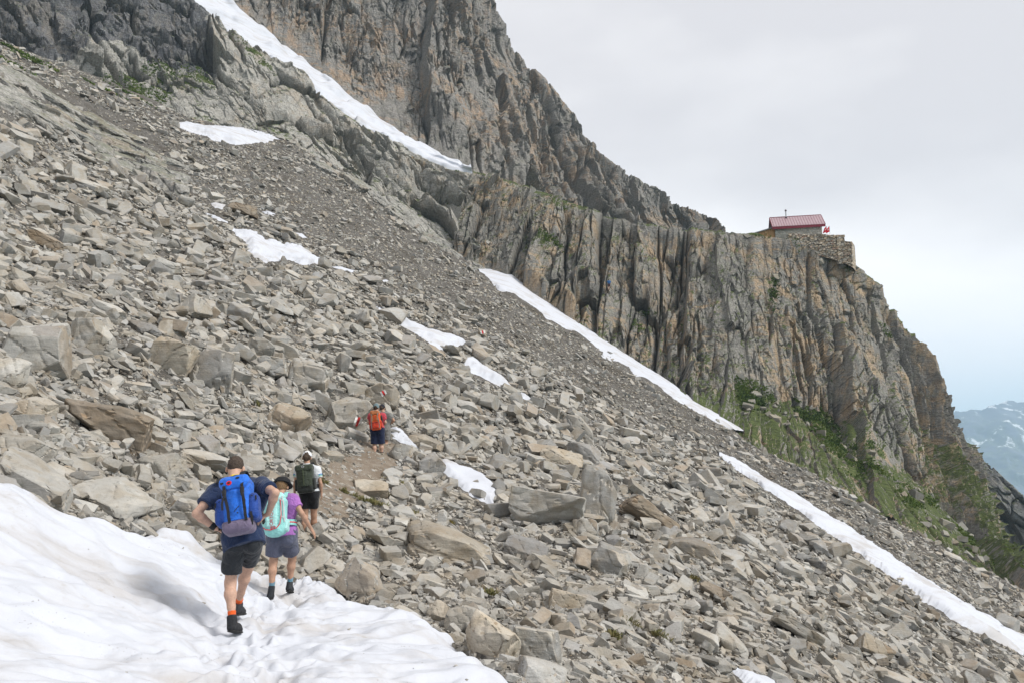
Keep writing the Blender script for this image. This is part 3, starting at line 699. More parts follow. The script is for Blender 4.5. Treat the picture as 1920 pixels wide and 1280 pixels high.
def snow_patch(poly, label, thick, seed):
    pa = np.array(poly, float); big = max(np.ptp(pa[:, 0]), np.ptp(pa[:, 1]))
    st = 0.8 if big < 120 else 1.5
    X, Y = np.meshgrid(np.arange(pa[:, 0].min() - 5, pa[:, 0].max() + 5, st), np.arange(pa[:, 1].min() - 5, pa[:, 1].max() + 5, st * .8))
    d = hit(X, Y).reshape(X.shape)
    k = 2.2 if big < 60 else (6.5 if 'ragged' in label else 3.5)
    sd = sdist(X, Y, poly) + k * .9 * fbm(np.stack([X / 16, Y / 10], -1), 3, seed) + k * .18 * vnoise(np.stack([X / 4, Y / 3], -1), seed + 3) + (1.5 if big > 300 else 2.5)
    keep = np.isfinite(d) & (sd > -1.2); d = np.where(keep, d, 50.)
    V = P(X, Y, d)
    sd = sdist(X, Y, poly) + k * .9 * fbm(np.stack([X / 16, Y / 10], -1), 3, seed) + 2.0; pr = sstep(-1.5, 15.0 if big > 300 else 13.0, sd)
    V = V + znormal(V[..., 0], V[..., 1]) * (thick * (1 + (.9 * sstep(1560, 1380, X) if big > 300 else 0)) * pr - .05 + .05 * fbm(V / .9, 3, seed) * pr)[..., None]
    vv, ff, u = compact(V.reshape(-1, 3), grid_faces(*X.shape, keep))
    e = np.linalg.norm(vv[ff] - vv[np.roll(ff, 1, 1)], axis=2).max(1)
    ff = ff[e < 6]; vv, ff, u = compact(vv, ff)
    tag(link('snow_patch', np_mesh('snow_patch', vv, ff), M_SNOW_FAR), label, 'snow patch', 'old snow patches on the mountain')
STRIP_LOW = [(900, 511), (915, 524), (945, 549), (1000, 584), (1060, 620), (1100, 642), (1170, 690), (1250, 743), (1310, 777), (1372, 804), (1398, 812)]
STRIP_UP = [(896, 500, 126.0), (932, 506, 124.5), (962, 516, 122.2), (1000, 547, 119.2), (1060, 587, 115.0), (1130, 634, 110.5), (1190, 674, 106.4), (1252, 712, 102.4), (1300, 748, 99.0), (1360, 784, 95.0), (1400, 808, 92.0)]
def cliff_strip(label):
    n, m = 260, 26
    dl = hit([a for a, b in STRIP_LOW], [b for a, b in STRIP_LOW]); ok = np.isfinite(dl)
    lo = np.array([P(a, b, d) for (a, b), d in zip(STRIP_LOW, dl) if np.isfinite(d)]); up = np.array([P(*q) for q in STRIP_UP])
    u = np.linspace(0, 1, n)
    f = lambda A: np.stack([np.interp(u * (len(A) - 1), np.arange(len(A)), A[:, c]) for c in range(3)], -1)
    lo, up = f(lo), f(up); t = np.linspace(0, 1, m)[:, None, None]
    tt = t + .12 * fbm(np.stack([u * 26, u * 0], -1), 4, 55)[None, :, None] * (1 - t)
    V = lo[None] * (1 - tt) + up[None] * tt
    g = zt(V[..., 0], V[..., 1]) + .25 * sstep(.02, .3, t[..., 0])
    V[..., 2] = np.where(t[..., 0] < .75, np.maximum(V[..., 2], g), V[..., 2]) - .35 * (1 - sstep(0, .12, t[..., 0])) + .10 * fbm(V / 1.5, 3, 5) * sstep(0, .2, t[..., 0])
    tag(link('snow_patch', np_mesh('snow_patch', V.reshape(-1, 3), grid_faces(m, n)), M_SNOW_FAR), label, 'snow patch', 'old snow patches on the mountain')
S2_UP = [(1350, 850), (1378, 857), (1440, 896), (1500, 928), (1560, 963), (1640, 1013), (1700, 1056), (1760, 1094), (1840, 1140), (1960, 1210), (2040, 1262)]
S2_LOW = [(1348, 854), (1384, 884), (1430, 916), (1478, 946), (1540, 992), (1610, 1044), (1672, 1084), (1720, 1122), (1775, 1158), (1880, 1212), (1960, 1262)]
def open_strip(label):
    n, m = 420, 44; u = np.linspace(0, 1, n)
    ln = lambda A: np.stack([np.interp(u * (len(A) - 1), np.arange(len(A)), np.array(A)[:, c]) for c in range(2)], -1)
    a, b = ln(S2_LOW), ln(S2_UP); t = np.linspace(0, 1, m)[:, None]
    w0 = .16 * fbm(np.stack([u * 34, u * 0], -1), 5, 61, .65) + .05; w1 = .16 * fbm(np.stack([u * 34, u * 0 + 9], -1), 5, 62, .65) + .05
    tt = np.clip(-w0[None] + t * (1 + w0 + w1)[None], -.3, 1.3)
    X = a[None, :, 0] * (1 - tt) + b[None, :, 0] * tt; Y = a[None, :, 1] * (1 - tt) + b[None, :, 1] * tt
    d = hit(X, Y).reshape(X.shape); d = np.where(np.isfinite(d), d, np.nanmedian(d, axis=0)[None]); V = P(X, Y, d)
    e = np.minimum(t, 1 - t); V[..., 2] += .30 * sstep(0, .30, e + 0 * V[..., 2]) - .10 + .07 * fbm(V / 1.1, 4, 8) * sstep(0, .15, e + 0 * V[..., 2])
    tag(link('snow_patch', np_mesh('snow_patch', V.reshape(-1, 3), grid_faces(m, n)), M_SNOW_FAR), label, 'snow patch', 'old snow patches on the mountain')
for i, (p, l, t) in enumerate(SNOW_PATCHES):
    if 'columned' in l: cliff_strip(l)
    elif 'grassy ramp' in l: open_strip(l)
    else: snow_patch(p, l, t + (.10 if p[0][1] < 780 else 0), 900 + i * 13)

# ------------------------------------------------------------------ trodden path through the stones
PATH_PX = [(606, 968), (612, 950), (632, 925), (655, 900), (685, 878), (707, 862), (728, 846), (742, 836)]
pd_ = hit([a for a, b in PATH_PX], [b for a, b in PATH_PX])
pc = np.array([P(a, b, d) for (a, b), d in zip(PATH_PX, pd_)])
us = np.linspace(0, len(pc) - 1, 160); cl = np.stack([np.interp(us, np.arange(len(pc)), pc[:, c]) for c in (0, 1)], -1)
for _ in range(12): cl[1:-1] = (cl[:-2] + cl[2:] + 2 * cl[1:-1]) / 4
tn = np.gradient(cl, axis=0); tn /= np.linalg.norm(tn, axis=1, keepdims=True); nn = np.stack([tn[:, 1], -tn[:, 0]], -1)
wl = np.interp(np.linspace(0, 1, 160), [0, .3, .55, .8, 1], [.3, .8, 1.1, .9, .5])
cr_ = np.linspace(-1, 1, 25)
PX_ = cl[:, None] + nn[:, None] * (wl[:, None] * cr_[None] * (1 + .25 * vnoise(np.stack([np.linspace(0, 20, 160)[:, None] + 0 * cr_, np.sign(cr_)[None] * 3 + np.zeros((160, 1))], -1), 5)))[..., None]
PZ = zt(PX_[..., 0], PX_[..., 1]) + .05 - .22 * np.abs(cr_)[None] ** 4 + .03 * fbm(PX_ / .3, 3, 6)
PATH_LINE = [tuple(q) for q in cl]
structure(link('path', np_mesh('path', np.concatenate([PX_, PZ[..., None]], -1).reshape(-1, 3), grid_faces(160, 25)), M_SOIL))
# ------------------------------------------------------------------ stones
def cut_block(seed, dims, ncut, lo=.55, hi=.95):
    """an angular block: a box with corners split off by random planes"""
    rs = random.Random(seed); bm = bmesh.new()
    bmesh.ops.create_cube(bm, size=1.0)
    bmesh.ops.scale(bm, vec=dims, verts=bm.verts)
    for k in range(ncut):
        nv = Vector((rs.gauss(0, 1), rs.gauss(0, 1), rs.gauss(0, 1) * 1.1)); nv.normalize()
        sup = max(v.co.dot(nv) for v in bm.verts)
        g = bmesh.ops.bisect_plane(bm, geom=bm.verts[:] + bm.edges[:] + bm.faces[:], plane_co=nv * sup * rs.uniform(lo, hi), plane_no=nv, clear_outer=True)
        ed = [e for e in bm.edges if e.is_boundary]
        if ed: bmesh.ops.holes_fill(bm, edges=ed, sides=0)
    bmesh.ops.remove_doubles(bm, verts=bm.verts, dist=.02)
    c = sum((v.co for v in bm.verts), Vector()) / len(bm.verts)
    for v in bm.verts: v.co -= c
    bmesh.ops.recalc_face_normals(bm, faces=bm.faces)
    return bm
def bm_arrays(bm):
    bmesh.ops.triangulate(bm, faces=bm.faces); bm.verts.index_update()
    v = np.array([v.co[:] for v in bm.verts]); f = np.array([[a.index for a in q.verts] for q in bm.faces])
    bm.free(); return v, f
def fine_block(seed, dims, ncut, edge=.06, bev=.035, rough=.03, lo=.55, hi=.95):
    bm = cut_block(seed, dims, ncut, lo, hi)
    bmesh.ops.bevel(bm, geom=bm.edges[:], offset=bev * min(dims), segments=1, affect='EDGES', clamp_overlap=True)
    bmesh.ops.triangulate(bm, faces=bm.faces)
    for _ in range(5):
        ed = [e for e in bm.edges if e.calc_length() > edge]
        if not ed: break
        bmesh.ops.subdivide_edges(bm, edges=ed, cuts=1)
        bmesh.ops.triangulate(bm, faces=bm.faces)
    bmesh.ops.recalc_face_normals(bm, faces=bm.faces); bm.normal_update()
    nv = np.array([v.normal[:] for v in bm.verts]); v, f = bm_arrays(bm)
    off = np.array([seed * 3.1, seed * 1.7, seed * .9])
    st = v @ np.array(Matrix.Rotation(.5, 3, 'X') @ Matrix.Rotation(.4, 3, 'Y')).T
    h = .9 * fbm(v * 2.2 + off, 4, seed, .55) + .45 * (np.abs(vnoise(st * np.array([1.5, 1.5, 9]) + off, seed + 3)) - .4)
    bo, bx, by, e = facets((v[:, 0] + v[:, 2] * .7) * 2.6 + off[0], (v[:, 1] - v[:, 2] * .8) * 2.6, seed)
    h += .55 * bo * .6 - .7 * np.exp(-(e / .07) ** 2)
    return v + nv * (h * rough)[:, None], f
# ---- bare bedrock ribs inside the scree: long slabs that grow out of the slope
def bedrock(ribs, seed):
    Vs, Fs, b = [], [], 0; rb = np.random.RandomState(seed)
    for (px, py, L_, W_, H_, ang) in ribs:
        d = hit([px], [py])[0]
        if not np.isfinite(d): continue
        c = P(px, py, d); n_ = znormal(c[0:1], c[1:2])[0]
        a = math.radians(ang + rb.uniform(-13, 13)); tgt = P(px + 40 * math.cos(a), py + 40 * math.sin(a), d * 1.0)
        q = hit([px + 26 * math.cos(a)], [py + 26 * math.sin(a)])[0]
        ex = unit_(P(px + 26 * math.cos(a), py + 26 * math.sin(a), q if np.isfinite(q) and abs(q - d) < 9 else d) - c); ex = unit_(ex - n_ * (ex @ n_)); ey = np.cross(n_, ex)
        v, f = fine_block(1500 + b % 997 + seed, (1, .8, .7), 14, .045, .03, .075)
        v = v / np.ptp(v, axis=0) * np.array([L_, W_, H_])
        Vs.append(c + v @ np.stack([ex, ey, n_]) - n_ * H_ * .16); Fs.append(f + b); b += len(v)
    me = np_mesh('bedrock', np.concatenate(Vs), np.concatenate(Fs), True); me.set_sharp_from_angle(angle=math.radians(28))
    attr(me, 'crack', np.zeros(b)); attr(me, 'veg', np.zeros(b)); return structure(link('bedrock', me, M_SLAB))
def unit_(v): return v / (np.linalg.norm(v) + 1e-9)
rb = np.random.RandomState(3); ribs = []
for t in np.linspace(0, 1, 11):
    for off in (-1, 0, 1):
        cx_, cy_ = 5 + 300 * t, 172 + 130 * t + off * (24 - 6 * t) + 20 * t * t
        ribs.append((cx_ + rb.uniform(-12, 12), cy_ + rb.uniform(-4, 4), rb.uniform(6, 11) * (1 - .25 * t), rb.uniform(2.2, 3.6), rb.uniform(1.5, 2.4), 27))
bedrock(ribs, 5)
ribs = [(560 + 30 * q + rb.uniform(-8, 8), 272 + 22 * q + rb.uniform(-6, 6), rb.uniform(4, 8), rb.uniform(2.0, 3.5), rb.uniform(1.6, 2.6), 40) for q in range(10)]
ribs += [(820, 452, 6, 3, 2.4, 42), (850, 478, 6, 3, 2.2, 42), (884, 496, 5, 2.6, 2.0, 42), (808, 440, 5, 3, 2.2, 42), (905, 512, 4, 2.4, 1.6, 42)]
bedrock(ribs, 9)
rs = np.random.RandomState(7)
SMALL = []
for i in range(40):
    flat = rs.uniform(.28, .75); ln = rs.uniform(.55, .95)
    SMALL.append(bm_arrays(cut_block(100 + i, (1.0, ln, flat), rs.randint(4, 8))))
TINY = []
for i in range(24):
    bm = bmesh.new()
    for q in range(8): bm.verts.new((rs.uniform(-.5, .5), rs.uniform(-.42, .42), rs.uniform(-.26, .26)))
    h_ = bmesh.ops.convex_hull(bm, input=bm.verts); bmesh.ops.delete(bm, geom=[v for v in bm.verts if not v.link_faces], context='VERTS'); bmesh.ops.recalc_face_normals(bm, faces=bm.faces); TINY.append(bm_arrays(bm))
MID = []
for i in range(26):
    flat = rs.uniform(.3, .8); ln = rs.uniform(.55, .95)
    MID.append(fine_block(300 + i, (1.0, ln, flat), rs.randint(6, 11), .2, .04, .028))

def frames(n, tilt, rsx, nrm):
    """random resting orientation: z of the stone near the slope normal, x loosely across the slope"""
    z = nrm + rsx.normal(0, 1, (n, 3)) * tilt[:, None]; z /= np.linalg.norm(z, axis=1, keepdims=True)
    a = rsx.uniform(0, 2 * np.pi, n)
    x = np.stack([np.cos(a), np.sin(a), 0 * a], -1); x -= z * (x * z).sum(1, keepdims=True); x /= np.linalg.norm(x, axis=1, keepdims=True)
    return np.stack([x, np.cross(z, x), z], -1)             # columns
def scatter(name, templates, pos, size, R, aniso, mat, rsx, smooth=False):
    pick = rsx.randint(0, len(templates), len(pos)); vs, fs, base = [], [], 0
    for t, (tv, tf) in enumerate(templates):
        m = np.nonzero(pick == t)[0]
        if not len(m): continue
        loc = tv[None] * (size[m][:, None] * aniso[m])[:, None, :]
        w_ = np.einsum('nij,nkj->nki', R[m], loc) + pos[m][:, None, :]
        vs.append(w_.reshape(-1, 3))
        fs.append((tf[None] + (np.arange(len(m)) * len(tv))[:, None, None]).reshape(-1, 3) + base); base += len(m) * len(tv)
    me = np_mesh(name, np.concatenate(vs), np.concatenate(fs), smooth)
    return link(name, me, mat)

# ---- hand-placed boulders: (px, py, width px, height px, flatness, roll deg, tone, name, label, reference phrase, distance correction)
G_, T_, B_, PALE, DK = (1, 1, 1, 1), (1.04, .97, .88, 1), (.80, .70, .60, 1), (1.1, 1.1, 1.1, 1), (.66, .66, .68, 1)
HERO = [
    (58, 655, 100, 118, 1.0, -8, G_, 'big grey angular boulder at the left edge with steep facets', 'the big left edge boulder', 1),
    (178, 642, 80, 82, 1.0, 4, G_, 'blocky square grey boulder just right of the big left edge boulder', 'the square grey boulder', 1),
    (330, 678, 86, 92, .9, 18, T_, 'cracked grey boulder with a dark brown front, left half of a split pair', 'the split boulder', 1),
    (392, 702, 76, 82, .95, 2, G_, 'pale blocky right half of the split boulder pair', 'the split boulder', 1),
    (212, 796, 152, 92, .62, 24, B_, 'largest brown boulder above the snow with a sloping pale top', 'the largest brown boulder', 1),
    (12, 706, 70, 66, .8, 0, G_, 'grey boulder cut by the left edge under the big angular boulder', 'the left edge boulder', 1),
    (50, 766, 72, 46, .6, 10, T_, 'rounded orange tan boulder left of the largest brown boulder', 'the orange tan boulder', 1),
    (574, 706, 88, 66, .7, 20, PALE, 'big pale smooth boulder above the trail', 'the pale smooth boulder', 1),
    (541, 790, 64, 92, .55, 38, T_, 'tall brown slab standing on the soil left of the trail', 'the brown standing slab', 1),
    (648, 778, 62, 116, .5, 44, G_, 'long leaning slab left of the orange backpack, with white and red paint', 'the leaning painted slab', 1),
    (712, 746, 66, 56, .75, 12, T_, 'brown boulder with a white red trail mark above the far hikers', 'the marked brown boulder', 1),
    (60, 898, 158, 92, .5, 26, G_, 'large flat grey boulder lying on the upper edge of the foreground snow', 'the large snow edge boulder', 1),
    (222, 938, 120, 58, .5, 8, PALE, 'pale flat boulder at the snow edge left of the blue backpack', 'the pale snow edge boulder', 1),
    (45, 846, 92, 54, .6, 16, PALE, 'pale grey boulder behind the large snow edge boulder', 'the pale left boulder', 1),
    (298, 878, 66, 52, .75, -5, G_, 'grey rounded boulder between the largest brown boulder and the blue backpack', 'the rounded grey boulder', 1),
    (160, 905, 64, 46, .6, -8, G_, 'grey angular boulder just above the snow between two pale boulders', 'the angular grey boulder', 1),
    (275, 940, 52, 44, .8, 5, G_, 'mottled grey boulder right of the pale flat snow edge boulder', 'the mottled boulder', 1),
    (372, 968, 110, 62, .6, 10, PALE, 'pale speckled boulder behind the elbow of the man with the blue backpack', 'the speckled boulder', 1),
    (385, 862, 84, 34, .5, 10, G_, 'flat grey slab above the head of the man in navy', 'the flat grey slab', 1),
    (488, 656, 50, 48, .8, 10, G_, 'grey angular boulder left of the pale smooth boulder', 'the angular mid boulder', 1),
    (508, 690, 52, 44, .8, -10, G_, 'grey round boulder touching the pale smooth boulder', 'the round mid boulder', 1),
    (206, 585, 66, 34, .4, 16, G_, 'flat pale slab lying in the left scree above the square boulder', 'the flat pale slab', 1),
    (264, 616, 54, 32, .5, 22, DK, 'small dark blue grey slab right of the square grey boulder', 'the blue grey slab', 1),
    (366, 582, 56, 56, .7, 40, PALE, 'pale boulder with a sloping top in the left scree', 'the pale sloping boulder', 1),
    (838, 1022, 152, 78, .62, 14, T_, 'large tan boulder overhanging a dark hollow right of the trail', 'the overhanging tan boulder', 1),
    (1022, 958, 126, 76, .6, 10, PALE, 'large pale boulder with a flat top below the snow patch', 'the large pale boulder', 1),
    (1116, 938, 62, 118, .75, 10, PALE, 'tall pale block standing right of the large pale boulder', 'the tall pale block', 1),
    (1208, 968, 112, 60, .35, 30, B_, 'thin rusty brown slab tilted down to the right', 'the rusty tilted slab', 1),
    (700, 922, 58, 40, .7, 5, T_, 'tan boulder at the right border of the trail', 'the trail side boulder', 1),
    (686, 1092, 82, 76, .7, 34, G_, 'grey pointed boulder on the edge of the foreground snow right of the woman in purple', 'the pointed snow edge boulder', 1),
    (924, 1206, 100, 104, .85, 26, T_, 'big grey brown boulder at the lower snow edge', 'the big lower boulder', 1),
    (1004, 1222, 92, 84, .75, 8, PALE, 'pale speckled boulder right of the big lower boulder', 'the pale lower boulder', 1),
    (1012, 1266, 86, 56, .7, 10, PALE, 'pale boulder at the bottom edge under the speckled one', 'the bottom boulder', 1),
    (866, 1168, 62, 68, .9, 14, G_, 'dark speckled boulder between the snow edge and the big lower boulder', 'the dark speckled boulder', 1),
    (820, 1152, 40, 48, .8, 20, T_, 'small brown upright boulder right at the snow edge', 'the upright brown boulder', 1),
    (1302, 1030, 96, 50, .45, 22, T_, 'flat tan slab resting on smaller stones in the right scree', 'the flat tan slab', 1),
    (1052, 1128, 60, 50, .75, 14, T_, 'grey boulder with an orange stained lower corner', 'the orange stained boulder', 1),
    (985, 1030, 76, 42, .6, 12, DK, 'dark grey mottled boulder below the large pale boulder', 'the dark mottled boulder', 1),
    (1146, 1056, 66, 60, .7, 18, G_, 'grey boulder right of the dark mottled boulder', 'the grey mid boulder', 1),
    (1096, 996, 44, 40, .9, 0, G_, 'small square block between the large pale boulder and the tall block', 'the small square block', 1),
    (1085, 806, 76, 52, .45, 34, G_, 'grey slab leaning downhill in the middle scree', 'the leaning grey slab', 1),
    (1092, 848, 66, 56, .45, 40, G_, 'sharp grey slab below the leaning grey slab', 'the sharp grey slab', 1),
    (1050, 862, 78, 42, .6, 10, T_, 'tan blocky boulder left of the sharp grey slab', 'the tan blocky boulder', 1),
    (452, 788, 66, 28, .5, 4, G_, 'flat grey block at the top of the bare soil', 'the flat grey block', 1),
    (450, 814, 46, 36, .7, 24, G_, 'grey block under the flat grey block', 'the grey soil block', 1),
    (456, 396, 52, 26, .6, 14, B_, 'brown boulder beside snow spots high on the scree', 'the high brown boulder', 1),
    (796, 830, 56, 32, .55, 6, T_, 'tan slab right of the small snow patch behind the far hikers', 'the tan slab', 1),
    (748, 852, 40, 36, .8, 0, G_, 'rounded grey boulder at the feet of the far hikers', 'the hiker side boulder', 1),
    (806, 872, 40, 56, .6, 46, G_, 'grey block tilted against the left end of the snow patch', 'the tilted grey block', 1),
    (905, 626, 16, 17, .9, 0, T_, 'small pointed stone with a white red trail mark in the upper scree', 'the marked pointed stone', 1),
    (1336, 1110, 60, 30, .4, 24, B_, 'brown thin slab in the lower right scree', 'the brown thin slab', 1),
    (1490, 1180, 90, 30, .35, 34, G_, 'long grey slab in the lower right scree', 'the long grey slab', 1),
    (1632, 1218, 52, 54, .6, 36, T_, 'tan speckled boulder low in the right scree', 'the tan speckled boulder', 1),
    (1360, 1200, 70, 50, .6, 30, G_, 'grey wedge shaped boulder in the lower right scree', 'the grey wedge boulder', 1),
    (1530, 1060, 34, 22, .8, 10, DK, 'dark block below the right snow strip', 'the dark block', 1),
    (164, 350, 82, 28, .35, 18, PALE, 'long pale slab below the wet bedrock in the upper left scree', 'the long pale slab', 1),
    (160, 410, 56, 34, .6, 24, PALE, 'pale angular boulder in the upper left scree', 'the pale upper boulder', 1),
    (262, 472, 42, 34, .85, 0, G_, 'round grey boulder in the upper left scree', 'the round upper boulder', 1),
    (296, 500, 70, 36, .5, 18, G_, 'grey flat boulder under the round one in the upper left scree', 'the grey flat boulder', 1),
    (38, 522, 58, 36, .6, 24, PALE, 'pale blocky boulder near the left edge', 'the pale left edge boulder', 1),
    (90, 456, 56, 30, .6, 20, B_, 'brown boulder near the left edge of the upper scree', 'the upper brown boulder', 1),
]
HP = np.array([(h[0], h[1]) for h in HERO], float)
hd = hit(HP[:, 0], HP[:, 1] + np.array([h[3] for h in HERO]) * .18)
BOULDERS = []        # (object, px, py, phrase)
GROUP = 'boulders strewn over the scree slope'
def seat(px, py, d, wpx, hpx, flat, roll, seed):
    """world matrix of a stone whose outline covers about wpx x hpx seen from the trail"""
    c = Vector(P(px, py, d)); s = d / F_PX / _cp
    dims = Vector((wpx * s, max(wpx, hpx) * s * .8, hpx * s))
    rs_ = random.Random(seed)
    R = Matrix.Rotation(math.radians(roll), 3, 'Y') @ Matrix.Rotation(math.radians(rs_.uniform(-14, 14)), 3, 'X') @ Matrix.Rotation(rs_.uniform(-.35, .35), 3, 'Z')
    return c, dims, R
def place_boulder(i, h):
    px, py, wpx, hpx, flat, roll, tone, label, ref = h[:9]
    d = float(hd[i]) if np.isfinite(hd[i]) else 20.0
    # un-rotate the outline so that the rolled block covers the wanted box
    r = abs(math.sin(math.radians(2 * roll))) ; lw = wpx * (1.0 - .06 * r); lh = hpx * (1.0 - .28 * r)
    c, dims, R = seat(px, py, d, lw * 1.08, lh * 1.08, flat, roll, 40 + i)
    v, f = fine_block(500 + i, (1, 1, 1), 12 + i % 6, .07, .045, .036, .60, .86)
    ext = np.ptp(v, axis=0); v = v / ext - (v / ext).mean(0) * 0
    v = v * np.array(dims); 
    me = np_mesh('boulder', v, f, True); me.set_sharp_from_angle(angle=math.radians(24))
    o = link('boulder', me, M_ROCK); o.location = c - Vector(ray(px, py)) * (dims.y * .12); o.rotation_euler = R.to_euler(); o.color = tone
    tag(o, label, 'boulder', GROUP); BOULDERS.append((o, px, py, ref)); return o
for i, h in enumerate(HERO): place_boulder(i, h)
HERO_BOX = [(h[0], h[1], h[2] * .42, h[3] * .36) for h in HERO]

# ---- the mass of stones
def blocked(px, py, x, y, size, rsx):
    b = np.zeros(len(px), bool)
    for poly in PATCH_POLYS:
        pa = np.array(poly); m = (px > pa[:, 0].min()) & (px < pa[:, 0].max()) & (py > pa[:, 1].min()) & (py < pa[:, 1].max())
        if m.any():
            s_ = sdist(px[m], py[m] - np.clip(size[m] * F_PX / np.maximum(y[m], 4) * .75, 0, 22), poly); s_ = np.maximum(s_, sdist(px[m], py[m], poly)); q = np.nonzero(m)[0]
            b[q] |= (s_ > -1.0) & (rsx.rand(len(q)) > .015)
    b |= sdist(x, y, SNOW_POLY) > -.25 * size
    pdist = dist_line(x, y, PATH_LINE); b |= (pdist < .6) & (size > .16) | (pdist < .5) & (rsx.rand(len(px)) > .5)
    for p in (SLAB_POLY, SLAB2_POLY): b |= (sdist(px, py, p) > 4) & (rsx.rand(len(px)) > np.where(size < .35, .28, .06))
    return b
SOIL_PX = [[(600, 880), (700, 855), (735, 865), (660, 930), (620, 950), (590, 930)], [(395, 735), (470, 755), (560, 800), (540, 850), (470, 830), (420, 775)]]
FINE_PX = [(480, 255), (900, 520), (1385, 815), (1920, 1120), (1920, 1170), (1700, 1070), (1330, 870), (1100, 760), (860, 600), (640, 470), (440, 330)]
rsx = np.random.RandomState(21)
def batch(n, lo_px, hi_px, power, box=(-260, 2180, -40, 1420)):
    px = rsx.uniform(box[0], box[1], n); py = rsx.uniform(box[2], box[3], n)
    ok = py > np.interp(px, [e[0] for e in EDGE_PX], [e[1] for e in EDGE_PX]) - 4
    px, py = px[ok], py[ok]
    d = hit(px, py); ok = np.isfinite(d); px, py, d = px[ok], py[ok], d[ok]
    u = rsx.rand(len(px)); a, b = lo_px ** -power, hi_px ** -power
    s_px = (a - u * (a - b)) ** (-1 / power)
    size = s_px * d / F_PX
    return px, py, d, size, s_px
allp = []
px, py, d, size, s_px = batch(165000, 6.0, 50, 1.85)
# finer debris higher up and along the cliff, coarser blocks near the trail and lower left
sdF = sdist(px, py, FINE_PX); zone = sstep(-60, 60, sdF)
size = size * (1 - .46 * zone) * np.where((px < 700) & (d < 40), 1.12, 1.0) * (1 - .42 * sstep(30, 85, d))
near = sstep(70, 18, d); size = np.clip(size, .07, np.where(d < 30, 1.0, 1.25))
for sp in SOIL_PX: size = np.where((sdist(px, py, sp) > 0) & (size > .2), .12, size)
pos = P(px, py, d); x, y = pos[:, 0], pos[:, 1]
cand = ~blocked(px, py, x, y, size, rsx)
hb = np.zeros(len(px), bool)
for (hx, hy, hw, hh) in HERO_BOX: hb |= ((px - hx) / hw) ** 2 + ((py - hy) / hh) ** 2 < 1
cand &= ~(hb & (rsx.rand(len(px)) > .06))
px, py, d, size, pos = px[cand], py[cand], d[cand], size[cand], pos[cand]
nr = znormal(pos[:, 0], pos[:, 1]); n = len(px)
pos = pos + nr * (size * rsx.uniform(-.08, .36, n))[:, None]
aniso = np.stack([rsx.uniform(.85, 1.45, n), rsx.uniform(.65, 1.1, n), rsx.uniform(.5, 1.05, n)], -1)
R = frames(n, rsx.uniform(.15, .6, n), rsx, nr)
spx = size * F_PX / d
order = np.argsort(-spx)
# the stones that show largest stand on their own; the rest is rubble
inframe = (px > 5) & (px < 1915) & (py > 5) & (py < 1275)
N_IND = 300 - len(HERO)
big = []; taken = []
for q in order:
    if not inframe[q]: continue
    if all((px[q] - a) ** 2 + (py[q] - b) ** 2 > 19 ** 2 for a, b in taken):
        big.append(q); taken.append((px[q], py[q]))
    if len(big) >= N_IND: break
big = np.array(big); rest = np.ones(n, bool); rest[big] = False
drop = np.zeros(n, bool)                                   # do not bury the single stones
for q in big: drop |= ((px - px[q]) ** 2 + (py - py[q]) ** 2 < (.30 * spx[q]) ** 2)
rest &= ~(drop & (rsx.rand(n) > .15))
m1 = rest & (spx > 17); m2 = rest & ~m1
print('stones', len(big), m1.sum(), m2.sum())
o = scatter('rubble', MID, pos[m1], size[m1], R[m1], aniso[m1], M_ROCK, rsx, True); o.data.set_sharp_from_angle(angle=math.radians(26)); o['kind'] = 'stuff'
o = scatter('scree', SMALL, pos[m2], size[m2], R[m2], aniso[m2], M_ROCK, rsx, False); o['kind'] = 'stuff'
px, py, d, size, s_px = batch(250000, 2.4, 8, 1.5); size = np.clip(size, .03, .5); pos = P(px, py, d); ok = ~blocked(px, py, pos[:, 0], pos[:, 1], size * .4, rsx)
for (hx, hy, hw, hh) in HERO_BOX: ok &= ~(((px - hx) / hw) ** 2 + ((py - hy) / hh) ** 2 < 1)
px, py, size, pos = px[ok], py[ok], size[ok], pos[ok]; nr = znormal(pos[:, 0], pos[:, 1]); k4 = len(px); pos = pos + nr * (size * rsx.uniform(-.1, .35, k4))[:, None]
o = scatter('gravel', TINY, pos, size, frames(k4, rsx.uniform(.2, .8, k4), rsx, nr), np.stack([rsx.uniform(.9, 1.4, k4), rsx.uniform(.7, 1.1, k4), rsx.uniform(.6, 1.1, k4)], -1), M_ROCK, rsx, False); o['kind'] = 'stuff'; o.color = (1.22, 1.19, 1.13, 1)
# grit dropped on the foreground snow
k4 = 420; x = rsx.uniform(-7, 2.2, k4); y = rsx.uniform(4, 13.2, k4); e_ = sdist(x, y, SNOW_POLY); ok = (e_ > .1) & (rsx.rand(k4) < np.exp(-e_ / 1.1) + .10); x, y = x[ok], y[ok]; k4 = len(x)
sz = .012 + .05 * rsx.rand(k4) ** 4; p4 = np.array([(a, b, snow_z(a, b)) for a, b in zip(x, y)])
o = scatter('grit', TINY, p4, sz, frames(k4, np.full(k4, .5), rsx, np.tile([0, 0, 1.], (k4, 1))), np.ones((k4, 3)), M_ROCK, rsx, False); o['kind'] = 'stuff'
